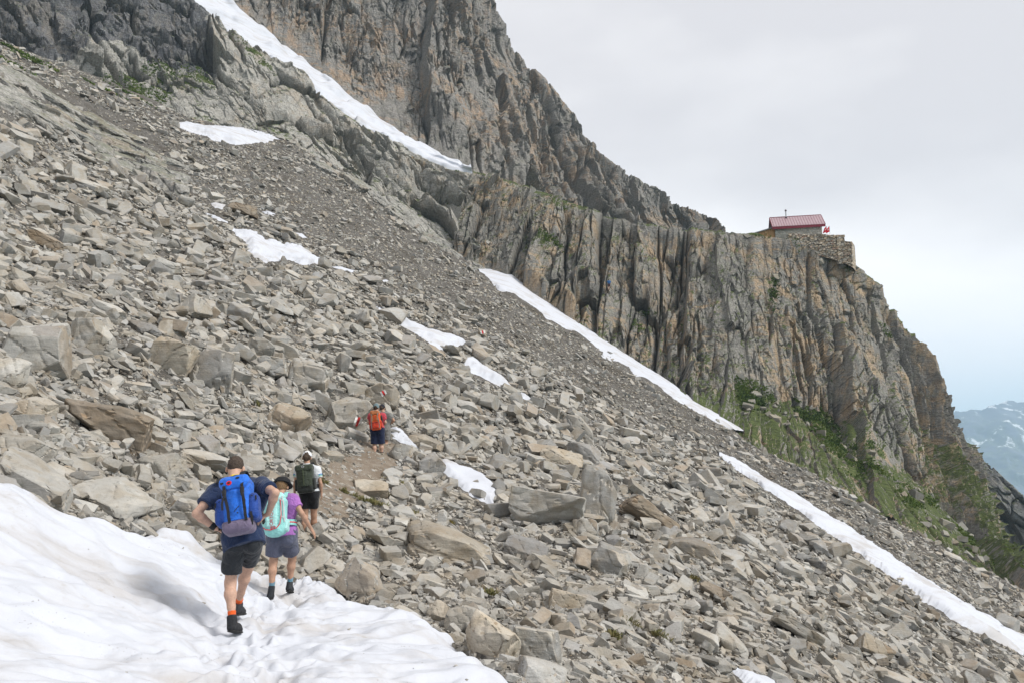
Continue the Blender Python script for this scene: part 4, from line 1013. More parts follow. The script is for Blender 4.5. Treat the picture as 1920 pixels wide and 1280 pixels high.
# the same slope to the sides of the view and in its hollows
ns_ = 16000
x = rsx.normal(0, 22, ns_); y = rsx.uniform(-10, 60, ns_); sz = rsx.uniform(.15, .7, ns_) ** 1.3
ok = (sdist(x, y, SNOW_POLY) < -.3) & (np.hypot(x, y) > 4); x, y, sz = x[ok], y[ok], sz[ok]
ppx, ppy = project(np.stack([x, y, zt(x, y)], -1)); ok = ~blocked(ppx, ppy, x, y, sz, rsx); x, y, sz = x[ok], y[ok], sz[ok]
n4 = znormal(x, y); k4 = len(x)
p4 = np.stack([x, y, zt(x, y)], -1) - n4 * (sz * .25)[:, None]
o = scatter('scree', SMALL, p4, sz, frames(k4, rsx.uniform(.15, .5, k4), rsx, n4), np.ones((k4, 3)), M_ROCK, rsx, False); o['kind'] = 'stuff'

# individual stones: copies of a few blocks
IND_ME = []
for i in range(34):
    flat = .34 + .5 * ((i * 7) % 34) / 34
    v, f = fine_block(800 + i, (1.0, .6 + .35 * ((i * 11) % 34) / 34, flat), 7 + i % 6, .13, .045, .026)
    me = np_mesh('boulder', v, f, True); me.set_sharp_from_angle(angle=math.radians(24)); me.materials.append(M_ROCK); IND_ME.append((me, flat))
used_labels = set(o['label'] for o, *_ in BOULDERS)
TONES = [('grey', G_), ('pale grey', PALE), ('tan', T_), ('brown', B_), ('dark grey', DK)]
refs = [(b[1], b[2], b[3]) for b in BOULDERS if b[3] not in ('the split boulder',)]
refs += [(1640, 1020, 'the long right snow strip'), (1180, 670, 'the cliff foot snow strip'), (520, 470, 'the ragged snow patch'), (790, 615, 'the elongated snow patch'), (930, 708, 'the mid scree snow patch'),
         (880, 905, 'the snow patch right of the trail'), (440, 250, 'the snow patch under the slabs'), (577, 900, 'the woman with the green backpack'), (707, 800, 'the hiker with the orange backpack'), (170, 240, 'the wet bedrock slabs')]
def describe(px, py, tone, flat, spx):
    shape = 'flat slab' if flat < .46 else ('blocky stone' if flat > .68 else 'angular stone')
    sizew = ['large', 'mid-sized', 'smaller'][0 if spx > 40 else (1 if spx > 30 else 2)]
    cand = sorted(refs, key=lambda r: (r[0] - px) ** 2 + (r[1] - py) ** 2)
    outs = []
    for r in cand[:7]:
        dx, dy = px - r[0], py - r[1]; dist = math.hypot(dx, dy)
        if abs(dx) > 2.2 * abs(dy): w_ = 'right of' if dx > 0 else 'left of'
        elif abs(dy) > 2.2 * abs(dx): w_ = 'below' if dy > 0 else 'above'
        else: w_ = ('below and right of' if dx > 0 else 'below and left of') if dy > 0 else ('above and right of' if dx > 0 else 'above and left of')
        pre = 'just ' if dist < 60 else ('' if dist < 160 else 'well ')
        outs.append(f'{tone} {shape} {pre}{w_} {r[2]}')
        outs.append(f'{sizew} {tone} {shape} {pre}{w_} {r[2]}')
    for l in outs:
        if l not in used_labels and len(l.split()) <= 16:
            used_labels.add(l); return l
    return outs[1]
for j, q in enumerate(big):
    k = (j * 5 + int(px[q])) % len(IND_ME); me, flat = IND_ME[k]
    tn_, tc_ = TONES[[0, 2, 1, 0, 3, 0, 2, 4, 0, 1][j % 10]]
    o = link('boulder', me)
    M3 = Matrix(R[q].tolist()) @ Matrix.Diagonal(Vector((aniso[q] * size[q]).tolist()))
    o.matrix_world = Matrix.Translation(Vector(pos[q].tolist())) @ M3.to_4x4(); o.color = tc_
    tag(o, describe(px[q], py[q], tn_, flat, spx[q]), 'boulder', GROUP)
# ------------------------------------------------------------------ smooth solids: distance fields turned into meshes (surface nets)
class Solid:
    def __init__(s, lo, hi, h):
        s.h = h; s.lo = np.array(lo, float) - 3 * h; n = np.ceil((np.array(hi) + 3 * h - s.lo) / h).astype(int) + 1
        s.n = n; s.f = np.full(n, .25, np.float32)
    def block(s, lo, hi):
        a = np.clip(np.floor((lo - s.lo) / s.h).astype(int), 0, s.n - 1); b = np.clip(np.ceil((hi - s.lo) / s.h).astype(int) + 1, 1, s.n)
        sl = tuple(slice(int(i), int(j)) for i, j in zip(a, b))
        ax = [s.lo[c] + s.h * np.arange(a[c], b[c]) for c in range(3)]
        X = np.stack(np.meshgrid(*ax, indexing='ij'), -1)
        return sl, X
    def join(s, sl, d, k):
        a = s.f[sl]
        if k > 0:
            h = np.clip(.5 + .5 * (a - d) / k, 0, 1); s.f[sl] = a * (1 - h) + d * h - k * h * (1 - h)
        else: s.f[sl] = np.minimum(a, d)
    def cap(s, p, q, r0, r1, k=.02, flat=None, cut=None, wob=0.0, seed=0):
        """tapered limb; flat=(axis, factor) squeezes it along an axis, cut=(point, normal) trims it"""
        p = np.array(p, float); q = np.array(q, float); m = max(r0, r1) + max(k, .02) + .03
        sl, X = s.block(np.minimum(p, q) - m * 1.3, np.maximum(p, q) + m * 1.3)
        d = q - p; L2 = d @ d + 1e-9
        V = X - p; t = np.clip((V @ d) / L2, 0, 1); W = V - t[..., None] * d
        if flat is not None:
            a = np.array(flat[0], float); a /= np.linalg.norm(a); W = W + (W @ a)[..., None] * a * (flat[1] - 1)
        D = np.linalg.norm(W, axis=-1) - (r0 + (r1 - r0) * t)
        if wob: D = D + wob * fbm(X / .07, 2, seed)
        if cut is not None: D = np.maximum(D, (X - np.array(cut[0])) @ np.array(cut[1]))
        s.join(sl, D, k); return s
    def ell(s, c, r, R=None, k=.02, cut=None):
        c = np.array(c, float); r = np.array(r, float); m = r.max() + max(k, .02) + .02
        sl, X = s.block(c - m, c + m); V = X - c
        if R is not None: V = V @ R
        q = V / r; l = np.linalg.norm(q, axis=-1); D = (l - 1) * r.min() * np.clip(l, .6, 1.2)
        if cut is not None: D = np.maximum(D, (X - np.array(cut[0])) @ np.array(cut[1]))
        s.join(sl, D, k); return s
    def box(s, c, r, R, rad=.03, k=.02, taper=0.0):
        """rounded box, half sizes r, columns of R are its axes"""
        c = np.array(c, float); m = np.linalg.norm(r) + .05
        sl, X = s.block(c - m, c + m); V = (X - c) @ R
        if taper: V = V / np.stack([1 + taper * V[..., 2] / r[2], 1 + taper * V[..., 2] / r[2], 1 + 0 * V[..., 2]], -1)
        q = np.abs(V) - (np.array(r) - rad)
        D = np.linalg.norm(np.maximum(q, 0), axis=-1) + np.minimum(q.max(-1), 0) - rad
        s.join(sl, D, k); return s
    def add(s, fn):
        I = np.nonzero(np.abs(s.f) < .05); X = np.stack(I, -1) * s.h + s.lo; s.f[I] += fn(X).astype(np.float32); return s
    def clip(s, p, nrm):
        I = np.nonzero(s.f < .1); X = np.stack(I, -1) * s.h + s.lo; s.f[I] = np.maximum(s.f[I], (X - np.array(p)) @ np.array(nrm)); return s
    def mesh(s, name, origin, smooth=1):
        f = s.f; neg = f < 0
        nx, ny, nz = s.n - 1
        cnt = np.zeros((nx, ny, nz), np.int8); acc = np.zeros((nx, ny, nz, 3), np.float32); ne = np.zeros((nx, ny, nz), np.float32)
        c8 = [neg[i:i + nx, j:j + ny, k:k + nz] for i in (0, 1) for j in (0, 1) for k in (0, 1)]
        tot = sum(c.astype(np.int8) for c in c8); act = (tot > 0) & (tot < 8)
        I = np.argwhere(act)
        vid = np.full((nx, ny, nz), -1, np.int64); vid[act] = np.arange(len(I))
        P_ = np.zeros((len(I), 3)); W_ = np.zeros(len(I))
        cs = [(i, j, k) for i in (0, 1) for j in (0, 1) for k in (0, 1)]
        for a in cs:
            for ax in range(3):
                if a[ax] == 0:
                    b = list(a); b[ax] = 1
                    fa = f[I[:, 0] + a[0], I[:, 1] + a[1], I[:, 2] + a[2]]; fb = f[I[:, 0] + b[0], I[:, 1] + b[1], I[:, 2] + b[2]]
                    cr = (fa < 0) != (fb < 0); t = np.where(cr, fa / np.where(cr, fa - fb, 1), 0)
                    pt = np.tile(np.array(a, float), (len(I), 1)); pt[:, ax] += t
                    P_ += pt * cr[:, None]; W_ += cr
        v = s.lo + s.h * (I + P_ / W_[:, None])
        quads = []
        for ax in range(3):
            o = [0, 0, 0]; o[ax] = 1
            A = neg[:f.shape[0] - o[0], :f.shape[1] - o[1], :f.shape[2] - o[2]]; B = neg[o[0]:, o[1]:, o[2]:]
            E = np.argwhere(A != B); u, w_ = [(1, 2), (2, 0), (0, 1)][ax]
            E = E[(E[:, u] > 0) & (E[:, w_] > 0)]
            sg = neg[E[:, 0], E[:, 1], E[:, 2]]
            def at(du, dw):
                e = E.copy(); e[:, u] -= du; e[:, w_] -= dw; return vid[e[:, 0], e[:, 1], e[:, 2]]
            q = np.stack([at(1, 1), at(0, 1), at(0, 0), at(1, 0)], -1); q = np.where(sg[:, None], q, q[:, ::-1]); quads.append(q)
        Q = np.concatenate(quads); Q = Q[(Q >= 0).all(1)]
        for _ in range(smooth):
            S = np.zeros_like(v); C = np.zeros(len(v))
            for a_, b_ in ((0, 1), (1, 2), (2, 3), (3, 0)):
                np.add.at(S, Q[:, a_], v[Q[:, b_]]); np.add.at(C, Q[:, a_], 1)
                np.add.at(S, Q[:, b_], v[Q[:, a_]]); np.add.at(C, Q[:, b_], 1)
            v = v * .5 + .5 * S / np.maximum(C, 1)[:, None]
        return np_mesh(name, v - np.array(origin), Q, True)
def unit(v): v = np.array(v, float); return v / (np.linalg.norm(v) + 1e-9)

M_SKIN = plain('skin_light', (.50, .31, .225), .55, .10, 60, .05, .35)
M_SKIN2 = plain('skin_tanned', (.42, .245, .165), .55, .10, 60, .05, .35)
def cloth(name, c, var=.14, rough=.85):
    k = NT(name); g = k.n('ShaderNodeTexCoord').outputs['Object']
    n1 = k.noise(g, 9, 4, .6); n2 = k.noise(g, 420, 2)
    col = k.mix(k.rng(n1, .3, .7), [x * (1 - var) for x in c], [min(1, x * (1 + var)) for x in c])
    h = k.math('ADD', k.math('MULTIPLY', k.noise(g, 14, 3, .55, 1.2), 1.0), k.math('MULTIPLY', n2, .05))
    k.b.inputs['Sheen Weight'].default_value = .15
    return k.fin(col, rough, k.bump(h, .6, .045))
M_HAIR = plain('dark_brown_hair', (.055, .036, .024), .6, .4, 160, .5)
M_HAIR_GREY = plain('short_brown_hair', (.065, .047, .036), .8, .5, 90, .8)
M_BLACK = plain('black_webbing', (.018, .018, .02), .6, .2, 80, .1)
M_SOLE = plain('shoe_sole', (.035, .034, .033), .8, .2, 60)

def hand(S, wrist, direction, palm_n, side, curl=.5, size=1.0):
    """palm with four separate fingers and a thumb; side=+1 puts the thumb along +cross"""
    d = unit(direction); nrm = unit(palm_n); nrm = unit(nrm - d * (nrm @ d)); sdv = np.cross(d, nrm) * side
    w_ = np.array(wrist, float)
    for q, off in enumerate((-.030, -.010, .010, .030)):
        S.cap(w_ + sdv * off * .55 * size, w_ + d * .088 * size + sdv * off * size, .017 * size, .0125 * size, .012)
    for q, (off, ln) in enumerate(((-.031, .060), (-.0105, .074), (.0105, .080), (.031, .072))):
        a = w_ + d * .088 * size + sdv * off * size; c1 = curl * .55; c2 = curl * 1.25
        b = a + (d * math.cos(c1) + nrm * math.sin(c1) + sdv * off * 2.2 * .3) * ln * .52 * size
        c = b + (d * math.cos(c2) + nrm * math.sin(c2)) * ln * .48 * size
        S.cap(a, b, .0098 * size, .0088 * size, .004); S.cap(b, c, .0088 * size, .0072 * size, .003)
    a = w_ + d * .028 * size + sdv * .026 * size; b = a + unit(d * .75 + sdv * .8 + nrm * .25) * .042 * size; c = b + unit(d * .95 + sdv * .25 + nrm * .35) * .032 * size
    S.cap(a, b, .0145 * size, .0115 * size, .01); S.cap(b, c, .0105 * size, .0085 * size, .004)

class Person:
    """joints are world points; the body is one continuous surface, clothes are shells round it"""
    def __init__(s, J, label, build, base, h=.009):
        s.J = {k: np.array(v, float) for k, v in J.items()}; s.b = build; s.h = h
        s.base = np.array(base, float)
        s.root = empty('person', tuple(s.base)); tag(s.root, label, 'person')
        pts = np.array(list(s.J.values())); s.lo = pts.min(0) - .22; s.hi = pts.max(0) + .22
        s.right = unit(s.J['shR'] - s.J['shL']); s.up = unit(s.J['neck'] - s.J['pelvis']); s.fwd = unit(np.cross(s.up, s.right))
        s.right = unit(np.cross(s.fwd, s.up)); s.hfwd = s.J.get('look', s.fwd)
    def new(s, h=None): return Solid(s.lo, s.hi, h or s.h)
    def torso(s, S, g=0.0, k=.05):
        J, b = s.J, s.b; w_ = b['w']
        hipL, hipR = J['hipL'], J['hipR']; fl = (s.fwd, 1.22)
        S.cap(J['shL'] - s.up * .07 + s.right * .035 - s.fwd * .0, hipL * .55 + J['pelvis'] * .45 + s.up * .16, .105 * w_ + g, .095 * w_ + g, k, fl)
        S.cap(J['shR'] - s.up * .07 - s.right * .035, hipR * .55 + J['pelvis'] * .45 + s.up * .16, .105 * w_ + g, .095 * w_ + g, k, fl)
        S.cap(J['shL'] - s.up * .02 + s.right * .02, J['shR'] - s.up * .02 - s.right * .02, .066 * w_ + g, .066 * w_ + g, k)
        S.cap(J['chest'], J['pelvis'], .115 * w_ + g, .11 * w_ + g, k, fl)
        S.cap(hipL + s.up * .05, hipR + s.up * .05, .105 * w_ * b.get('hipw', 1) + g, .105 * w_ * b.get('hipw', 1) + g, k)
        for hp in (hipL, hipR): S.cap(hp + s.up * .03 - s.fwd * .035, hp - s.up * .04 - s.fwd * .03, .088 * w_ + g, .085 * w_ + g, k)
        for sh in (J['shL'], J['shR']): S.ell(sh, (.068 * w_ + g,) * 3, None, .04)
        S.cap(J['neck'] - s.up * .02, J['shL'] + (J['neck'] - J['shL']) * .35, .05 + g, .045 + g, .04)
        S.cap(J['neck'] - s.up * .02, J['shR'] + (J['neck'] - J['shR']) * .35, .05 + g, .045 + g, .04)
    def leg(s, S, sd, g=0.0, k=.03):
        J, m = s.J, s.b['leg']; h, kn, an = J['hip' + sd], J['kn' + sd], J['an' + sd]
        ax = unit(an - kn); bk = -s.fwd
        S.cap(h, h * .5 + kn * .5, .092 * m + g, .076 * m + g, k); S.cap(h * .5 + kn * .5, kn, .076 * m + g, .054 * m + g, k)
        S.cap(kn - ax * .02, kn + ax * .03, .055 * m, .052 * m, .02)
        cf = kn * .66 + an * .34 + bk * .018
        S.cap(kn, cf, .050 * m, .058 * m, .03); S.cap(cf, kn * .30 + an * .70 + bk * .006, .058 * m, .040 * m, .03); S.cap(kn * .30 + an * .70 + bk * .006, an, .040 * m, .034 * m, .02)
        S.cap(an, J['to' + sd] * .75 + an * .25, .034, .026, .02)
    def arm(s, S, sd, g=0.0, palm=None, curl=.5, hands=True, hd=None):
        J, m = s.J, s.b['arm']; sh, el, wr = J['sh' + sd], J['el' + sd], J['wr' + sd]
        S.cap(sh, sh * .5 + el * .5, .054 * m + g, .048 * m + g, .03); S.cap(sh * .5 + el * .5, el, .048 * m + g, .039 * m + g, .02)
        mid = el * .72 + wr * .28
        S.cap(el, mid, .039 * m, .043 * m, .02); S.cap(mid, wr, .043 * m, .027 * m, .02)
        if hands:
            d = unit(hd) if hd is not None else unit(wr - el)
            hand(S, wr + d * .012, d, palm if palm is not None else s.right * (1 if sd == 'L' else -1), (1 if sd == 'R' else -1), curl, s.b.get('hand', 1.0))
    def head(s, S):
        J = s.J; c = J['head']; f = unit(s.hfwd); u = unit(J['headup'] if 'headup' in J else s.up); r = unit(np.cross(f, u)); f = np.cross(u, r)
        R = np.stack([r, f, u], -1); z = s.b.get('head', 1.0)
        S.ell(c + u * .02 * z - f * .008, np.array((.076, .096, .098)) * z, R, .02)
        S.cap(c + f * .035 * z - u * .05 * z, c + f * .058 * z - u * .088 * z, .055 * z, .034 * z, .04)
        S.cap(J['neck'] - s.up * .03, c - u * .05 - f * .012, .058 * s.b['neck'], .054 * s.b['neck'], .03)
        S.cap(c + f * .092 * z - u * .01, c + f * .112 * z - u * .045 * z, .009, .014, .012)
        for q in (-1, 1):
            S.ell(c + r * q * .086 * z - u * .018 * z + f * .0, np.array((.015, .021, .034)) * z, R, .006)
            S.ell(c + r * q * .033 * z + f * .083 * z + u * .005, np.array((.014, .012, .010)) * z, R, .012)
        S.cap(c + f * .088 * z - u * .066 * z - r * .02, c + f * .088 * z - u * .066 * z + r * .02, .008, .008, .01)
        s.HR = R; s.hz = z; s.hu, s.hf, s.hr = u, f, r
    def put(s, name, S, mat, smooth=1, label=None):
        o = link(name, S.mesh(name, s.base, smooth), mat, s.root)
        if label: o['label'] = label
        return o
    def body(s, mat, palms=(None, None), curls=(.5, .5), hds=(None, None), arms='LR', legs='LR'):
        S = s.new(); s.torso(S); s.head(S)
        for q, sd in enumerate('LR'):
            if sd in legs: s.leg(S, sd)
            if sd in arms: s.arm(S, sd, 0, palms[q], curls[q], True, hds[q])
        return s.put('body', S, mat)
    def shirt(s, mat, drop=.02, sleeve=.62, loose=.018, fold=.007, name='shirt', arms='LR'):
        S = s.new(); J = s.J; s.torso(S, loose, .05)
        m = s.b['arm']
        # skirt of the shirt
        S.cap(J['pelvis'] + s.up * .16, J['pelvis'] - s.up * drop, .135 * s.b['w'] + loose, .150 * s.b['w'] + loose, .06, (s.fwd, 1.15))
        S.cap(J['hipL'] + s.up * .12, J['hipL'] - s.up * drop, .088 * s.b['w'] + loose, .10 * s.b['w'] + loose, .05)
        S.cap(J['hipR'] + s.up * .12, J['hipR'] - s.up * drop, .088 * s.b['w'] + loose, .10 * s.b['w'] + loose, .05)
        S.add(lambda X: fold * fbm(X / np.array([.09, .09, .13]), 3, 5) + fold * .9 * (np.abs(vnoise(X @ np.array([[.6, .5, .2], [.3, .2, .9], [.8, -.6, .1]]) / .07, 8)) - .3))
        S.clip(J['pelvis'] - s.up * drop, -s.up)
        S.clip(J['neck'] + s.up * .012, s.up)
        for sd in arms:
            sh, el = J['sh' + sd], J['el' + sd]; e = sh + (el - sh) * sleeve; ax = unit(el - sh)
            S.cap(sh - s.right * (0), e + ax * .02, .066 * m + loose * .8, .062 * m + loose * 1.1, .035, None, (e, ax), .006, 3)
        return s.put(name, S, mat)
    def shorts(s, mat, hem=.75, loose=.02, flare=.012, fold=.006, top=.10, name='shorts', legs='LR'):
        S = s.new(); J = s.J; m = s.b['leg']; w_ = s.b['w']
        S.cap(J['hipL'] + s.up * .05, J['hipR'] + s.up * .05, .108 * w_ * s.b.get('hipw', 1) + loose * .7, .108 * w_ * s.b.get('hipw', 1) + loose * .7, .04)
        for hp in (J['hipL'], J['hipR']): S.cap(hp + s.up * .03 - s.fwd * .035, hp - s.up * .04 - s.fwd * .03, .090 * w_ + loose * .8, .087 * w_ + loose * .8, .04)
        S.cap(J['pelvis'] + s.up * .12, J['pelvis'], .118 * w_ + loose * .6, .12 * w_ + loose * .6, .05, (s.fwd, 1.1))
        S.clip(J['pelvis'] + s.up * top, s.up)
        for sd in legs:
            h, kn = J['hip' + sd], J['kn' + sd]; e = h + (kn - h) * hem; ax = unit(kn - h)
            S.cap(h, e + ax * .03, .096 * m + loose, .078 * m + loose + flare, .035, None, (e, ax), fold, 9)
        S.add(lambda X: fold * .8 * fbm(X / np.array([.10, .10, .16]), 3, 15))
        return s.put(name, S, mat)
    def sock(s, sd, mat, top=.16, fat=1.0):
        J = s.J; an, kn = J['an' + sd], J['kn' + sd]; u = unit(kn - an); S = s.new(min(s.h, .008)); m = s.b['leg']
        S.cap(an + u * .012, an + u * top, .039 * m * fat, (.043 + max(0, top - .08) * .10) * m * fat, .01, None, (an + u * top, u)); return s.put('sock', S, mat)
    def shoe(s, sd, mat, high=.05, sole=True, wide=1.0, lace=None):
        J = s.J; an, to = J['an' + sd], J['to' + sd]; kn = J['kn' + sd]; u = unit(kn - an); S = s.new(min(s.h, .008))
        heel = J['he' + sd]; d = unit(to - heel); z = np.cross(np.cross(d, [0, 0, 1]), d); z = unit(z); sdv = np.cross(d, z)
        S.cap(heel + d * .036 + z * .045, an - d * .006 + u * high, .046 * wide, .043 * wide, .025, None, (an + u * high, u))
        S.cap(heel + d * .05 + z * .042, heel + d * .13 + z * .045, .046 * wide, .046 * wide, .02)
        S.cap(heel + d * .13 + z * .042, to - d * .045 + z * .036, .047 * wide, .040 * wide, .03, (z, 1.15))
        S.clip(heel + z * .018, -z)
        o = s.put('shoe', S, mat)
        T = s.new(min(s.h, .008)); R = np.stack([sdv, d, z], -1); c = (heel + to) / 2; L = np.linalg.norm(to - heel) / 2
        T.cap(heel + d * .045 + z * .012, to - d * .05 + z * .012, .047 * wide, .049 * wide, .0, (z, 3.2))
        o2 = link('sole', T.mesh('sole', s.base, 1), M_SOLE, o)
        if lace is not None:
            K = s.new(min(s.h, .008)); K.cap(an + u * high * .2 - d * .03, an + u * high * 1.1 - d * .035, .010, .008, .002); o3 = link('heel_loop', K.mesh('heel_loop', s.base, 1), lace, o)
        return o
    def hair(s, mat, low=-.02, g=.008, back=.0, name='hair'):
        S = s.new(min(s.h, .007)); c = s.J['head']; z = s.hz
        S.ell(c + s.hu * .022 * z - s.hf * .012, (np.array((.076, .096, .098)) * z + g), s.HR, .0)
        S.cap(c - s.hf * .055 * z - s.hu * .0, c - s.hf * .045 * z - s.hu * (.05 + back), .045, .03, .03)
        S.add(lambda X: .004 * fbm(X / .02, 2, 6))
        S.clip(c + s.hf * .045 * z + s.hu * .03, unit(s.hf * .9 - s.hu * .55)); S.clip(c + s.hu * low - s.hf * .02, unit(-s.hu * .92 + s.hf * .38))
        return s.put(name, S, mat)
def J_(D, **kw):
    """joints given as (column, row, extra metres ahead) seen from the trail"""
    return {k: P(v[0], v[1], D + (v[2] if len(v) > 2 else 0)) for k, v in kw.items()}

# ---- the rucksack: made on the wearer's back but a thing of its own
def pack_frame(per, at, tilt=0.0, roll=0.0):
    up = per.up; r = per.right
    a = math.radians(roll); up2 = up * math.cos(a) + r * math.sin(a); r2 = r * math.cos(a) - up * math.sin(a)
    out = -np.cross(up2, r2)
    return np.stack([r2, out, up2], -1)
def ground_at(x, y): return float(zt(x, y))
EYE_N = 0
def strap_mesh(root, name, pts, w_, th, mat, nrm, base):
    """flat band along pts, facing nrm"""
    pts = [np.array(p, float) for p in pts]; V = []; nv = [unit(n) for n in (nrm if isinstance(nrm, list) else [nrm] * len(pts))]
    n = len(pts)
    for i, p in enumerate(pts):
        t = unit(pts[min(i + 1, n - 1)] - pts[max(i - 1, 0)]); s_ = unit(np.cross(t, nv[i])) * w_ / 2; o = nv[i] * th
        V += [p - s_, p + s_, p + s_ + o, p - s_ + o]
    F = []
    for i in range(n - 1):
        a = i * 4; b = a + 4
        for q in range(4): F.append((a + q, a + (q + 1) % 4, b + (q + 1) % 4, b + q))
    F += [(3, 2, 1, 0), (n * 4 - 4, n * 4 - 3, n * 4 - 2, n * 4 - 1)]
    return link(name, np_mesh(name, np.array(V) - base, np.array(F), False), mat, root)
class Pack:
    def __init__(s, label, centre, R, h=.008):
        s.c = np.array(centre, float); s.R = R; s.h = h; s.root = empty('backpack', tuple(s.c)); tag(s.root, label, 'backpack')
    def w(s, x, y, z): return s.c + s.R @ np.array((x, y, z), float)
    def solid(s, m=.42): return Solid(s.c - m, s.c + m, s.h)
    def wrinkle(s, S, a=.005, seed=3, sc=.09): return S.add(lambda X: a * fbm(X / sc, 3, seed) + a * .7 * (np.abs(vnoise(X / (sc * .8) + 5, seed + 2)) - .3))
    def put(s, name, S, mat, parent=None): return link(name, S.mesh(name, s.c, 1), mat, parent or s.root)
    def band(s, name, pts, w_, mat, th=.006, parent=None, nr=None):
        return strap_mesh(parent or s.root, name, [s.w(*p) for p in pts], w_, th, mat, s.R[:, 1] if nr is None else [s.R @ np.array(q, float) for q in nr], s.c)
    def text(s, body, size, at, rot, mat, name='lettering', thick=.0008, parent=None):
        cu = bpy.data.curves.new(name, 'FONT'); cu.body = body; cu.size = size; cu.extrude = thick; cu.align_x = 'CENTER'; cu.align_y = 'CENTER'
        tmp = bpy.data.objects.new(name, cu); me = bpy.data.meshes.new_from_object(tmp); bpy.data.objects.remove(tmp)
        a = math.radians(rot); ca, sa = math.cos(a), math.sin(a)
        v = np.array([q.co[:] for q in me.vertices]); v = v @ np.array([[ca, sa, 0], [-sa, ca, 0], [0, 0, 1]])
        W = (np.array(at)[None] + np.stack([v[:, 0], v[:, 2], v[:, 1]], -1)) @ s.R.T
        me.vertices.foreach_set('co', W.astype(np.float32).ravel()); me.update()
        return link(name, me, mat, parent or s.root)
    def disc(s, name, at, rx, rz, mat, parent=None, th=.004, n=28):
        a = np.linspace(0, 2 * np.pi, n, endpoint=False); x, z = at[0] + rx * np.cos(a), at[2] + rz * np.sin(a)
        V = np.concatenate([np.stack([x, 0 * a + at[1], z], -1), np.stack([x, 0 * a + at[1] + th, z], -1), [[at[0], at[1] + th, at[2]]]]) @ s.R.T
        F4 = np.array([(i, (i + 1) % n, n + (i + 1) % n, n + i) for i in range(n)]); F3 = np.array([(n + i, n + (i + 1) % n, 2 * n) for i in range(n)])
        return link(name, np_mesh(name, V, [F4, F3], False), mat, parent or s.root)

# ================================================================ 1 man in navy, blue backpack
D = 8.05
J = J_(D, head=(441.5, 876, .34), neck=(440, 897, .22), shL=(404, 921, .12), shR=(491, 909, .14), chest=(446, 935, .12), pelvis=(457, 1005, 0), hipL=(440, 1016, .0), hipR=(474, 1014, .03),
       elL=(368, 962, -.10), wrL=(404, 989, -.02), elR=(516, 923, -.14), wrR=(503, 962, -.02), knL=(432, 1092, .10), anL=(435, 1157, -.02), heL=(432, 1184, -.06), toL=(449, 1187, .17),
       knR=(465, 1062, .42), anR=(447, 1130, .62), heR=(443, 1153, .55), toR=(455, 1152, .84))
feet = J['heL']
p1 = Person(J, 'man in navy shirt and black shorts on the snow, hands on hips, orange socks', dict(w=.90, leg=.95, arm=1.0, neck=1.05, head=1.0, hand=1.0), feet, .008)
p1.hfwd = unit([-.02, .85, -.52]); p1.J['headup'] = np.array([-.03, .52, .85])
p1.body(M_SKIN, (np.array([.2, .3, -.9]), np.array([.1, .4, -.9])), (.75, .9), (np.array([.78, .45, -.35]), np.array([-.85, .25, -.45])))
p1.shirt(cloth('navy_jersey', (.014, .028, .075)), .105, .60, .019, .009)
p1.shorts(cloth('black_shorts_cloth', (.022, .025, .030)), .72, .014, .010, .008, -.03)
p1.hair(M_HAIR_GREY, -.075, .004)
S = p1.new(.007); S.cap(p1.J['neck'] + p1.up * .005 - p1.right * .055 - p1.fwd * .03, p1.J['neck'] + p1.up * .008 - p1.fwd * .066, .013, .013, .01); S.cap(p1.J['neck'] + p1.up * .008 - p1.fwd * .066, p1.J['neck'] + p1.up * .012 + p1.right * .058 - p1.fwd * .03, .013, .013, .01)
p1.put('collar', S, plain('yellow_collar', (.72, .55, .02), .8))
S = p1.new(.007); a = p1.J['wrL'] * .86 + p1.J['elL'] * .14; u = unit(p1.J['wrL'] - p1.J['elL']); S.cap(a - u * .012, a + u * .012, .035, .035, 0); p1.put('wristwatch', S, M_BLACK)
osk = cloth('orange_sock_knit', (.78, .12, .02)); shm = plain('black_shoe_mesh', (.03, .03, .033), .75, .35, 45, .3)
for sd in 'LR': p1.sock(sd, osk, .065); p1.shoe(sd, shm, .02, True, 1.1)

blue = cloth('blue_nylon', (.012, .13, .58), .2, .55); blue2 = cloth('deep_blue_nylon', (.010, .05, .25), .16, .6); vio = cloth('violet_grey_nylon', (.155, .125, .19), .12, .7)
R1 = pack_frame(p1, None, 0, 6)
pk = Pack('bright blue backpack with violet grey base and black buckle straps on the man in navy', p1.J['chest'] * .48 + p1.J['pelvis'] * .52 - p1.fwd * .27 + p1.up * .0 + p1.right * .06, R1, .0075)
S = pk.solid(); S.box(pk.w(0, 0, .02), (.135, .105, .235), R1, .06, 0, .04); S.cap(pk.w(0, .03, -.16), pk.w(0, .045, .12), .10, .095, .05); pk.wrinkle(S, .007, 3, .10); S.clip(pk.w(0, 0, -.165), -R1[:, 2])
bd = pk.put('main_compartment', S, blue)
S = pk.solid(); S.box(pk.w(0, .0, -.185), (.145, .105, .07), R1, .05, 0); S.cap(pk.w(-.03, .04, -.19), pk.w(.03, .04, -.19), .075, .075, .05); S.clip(pk.w(0, 0, -.155), R1[:, 2]); pk.wrinkle(S, .004, 9); pk.put('bottom_panel', S, vio)
S = pk.solid(); S.box(pk.w(-.005, .02, .235), (.145, .125, .055), R1, .05, 0); S.cap(pk.w(-.06, .10, .20), pk.w(.06, .10, .20), .055, .055, .05); S.cap(pk.w(-.05, .115, .165), pk.w(.05, .115, .165), .03, .03, .04); pk.wrinkle(S, .009, 13, .08); S.clip(pk.w(0, 0, .15), -R1[:, 2])
lid = pk.put('lid', S, blue)
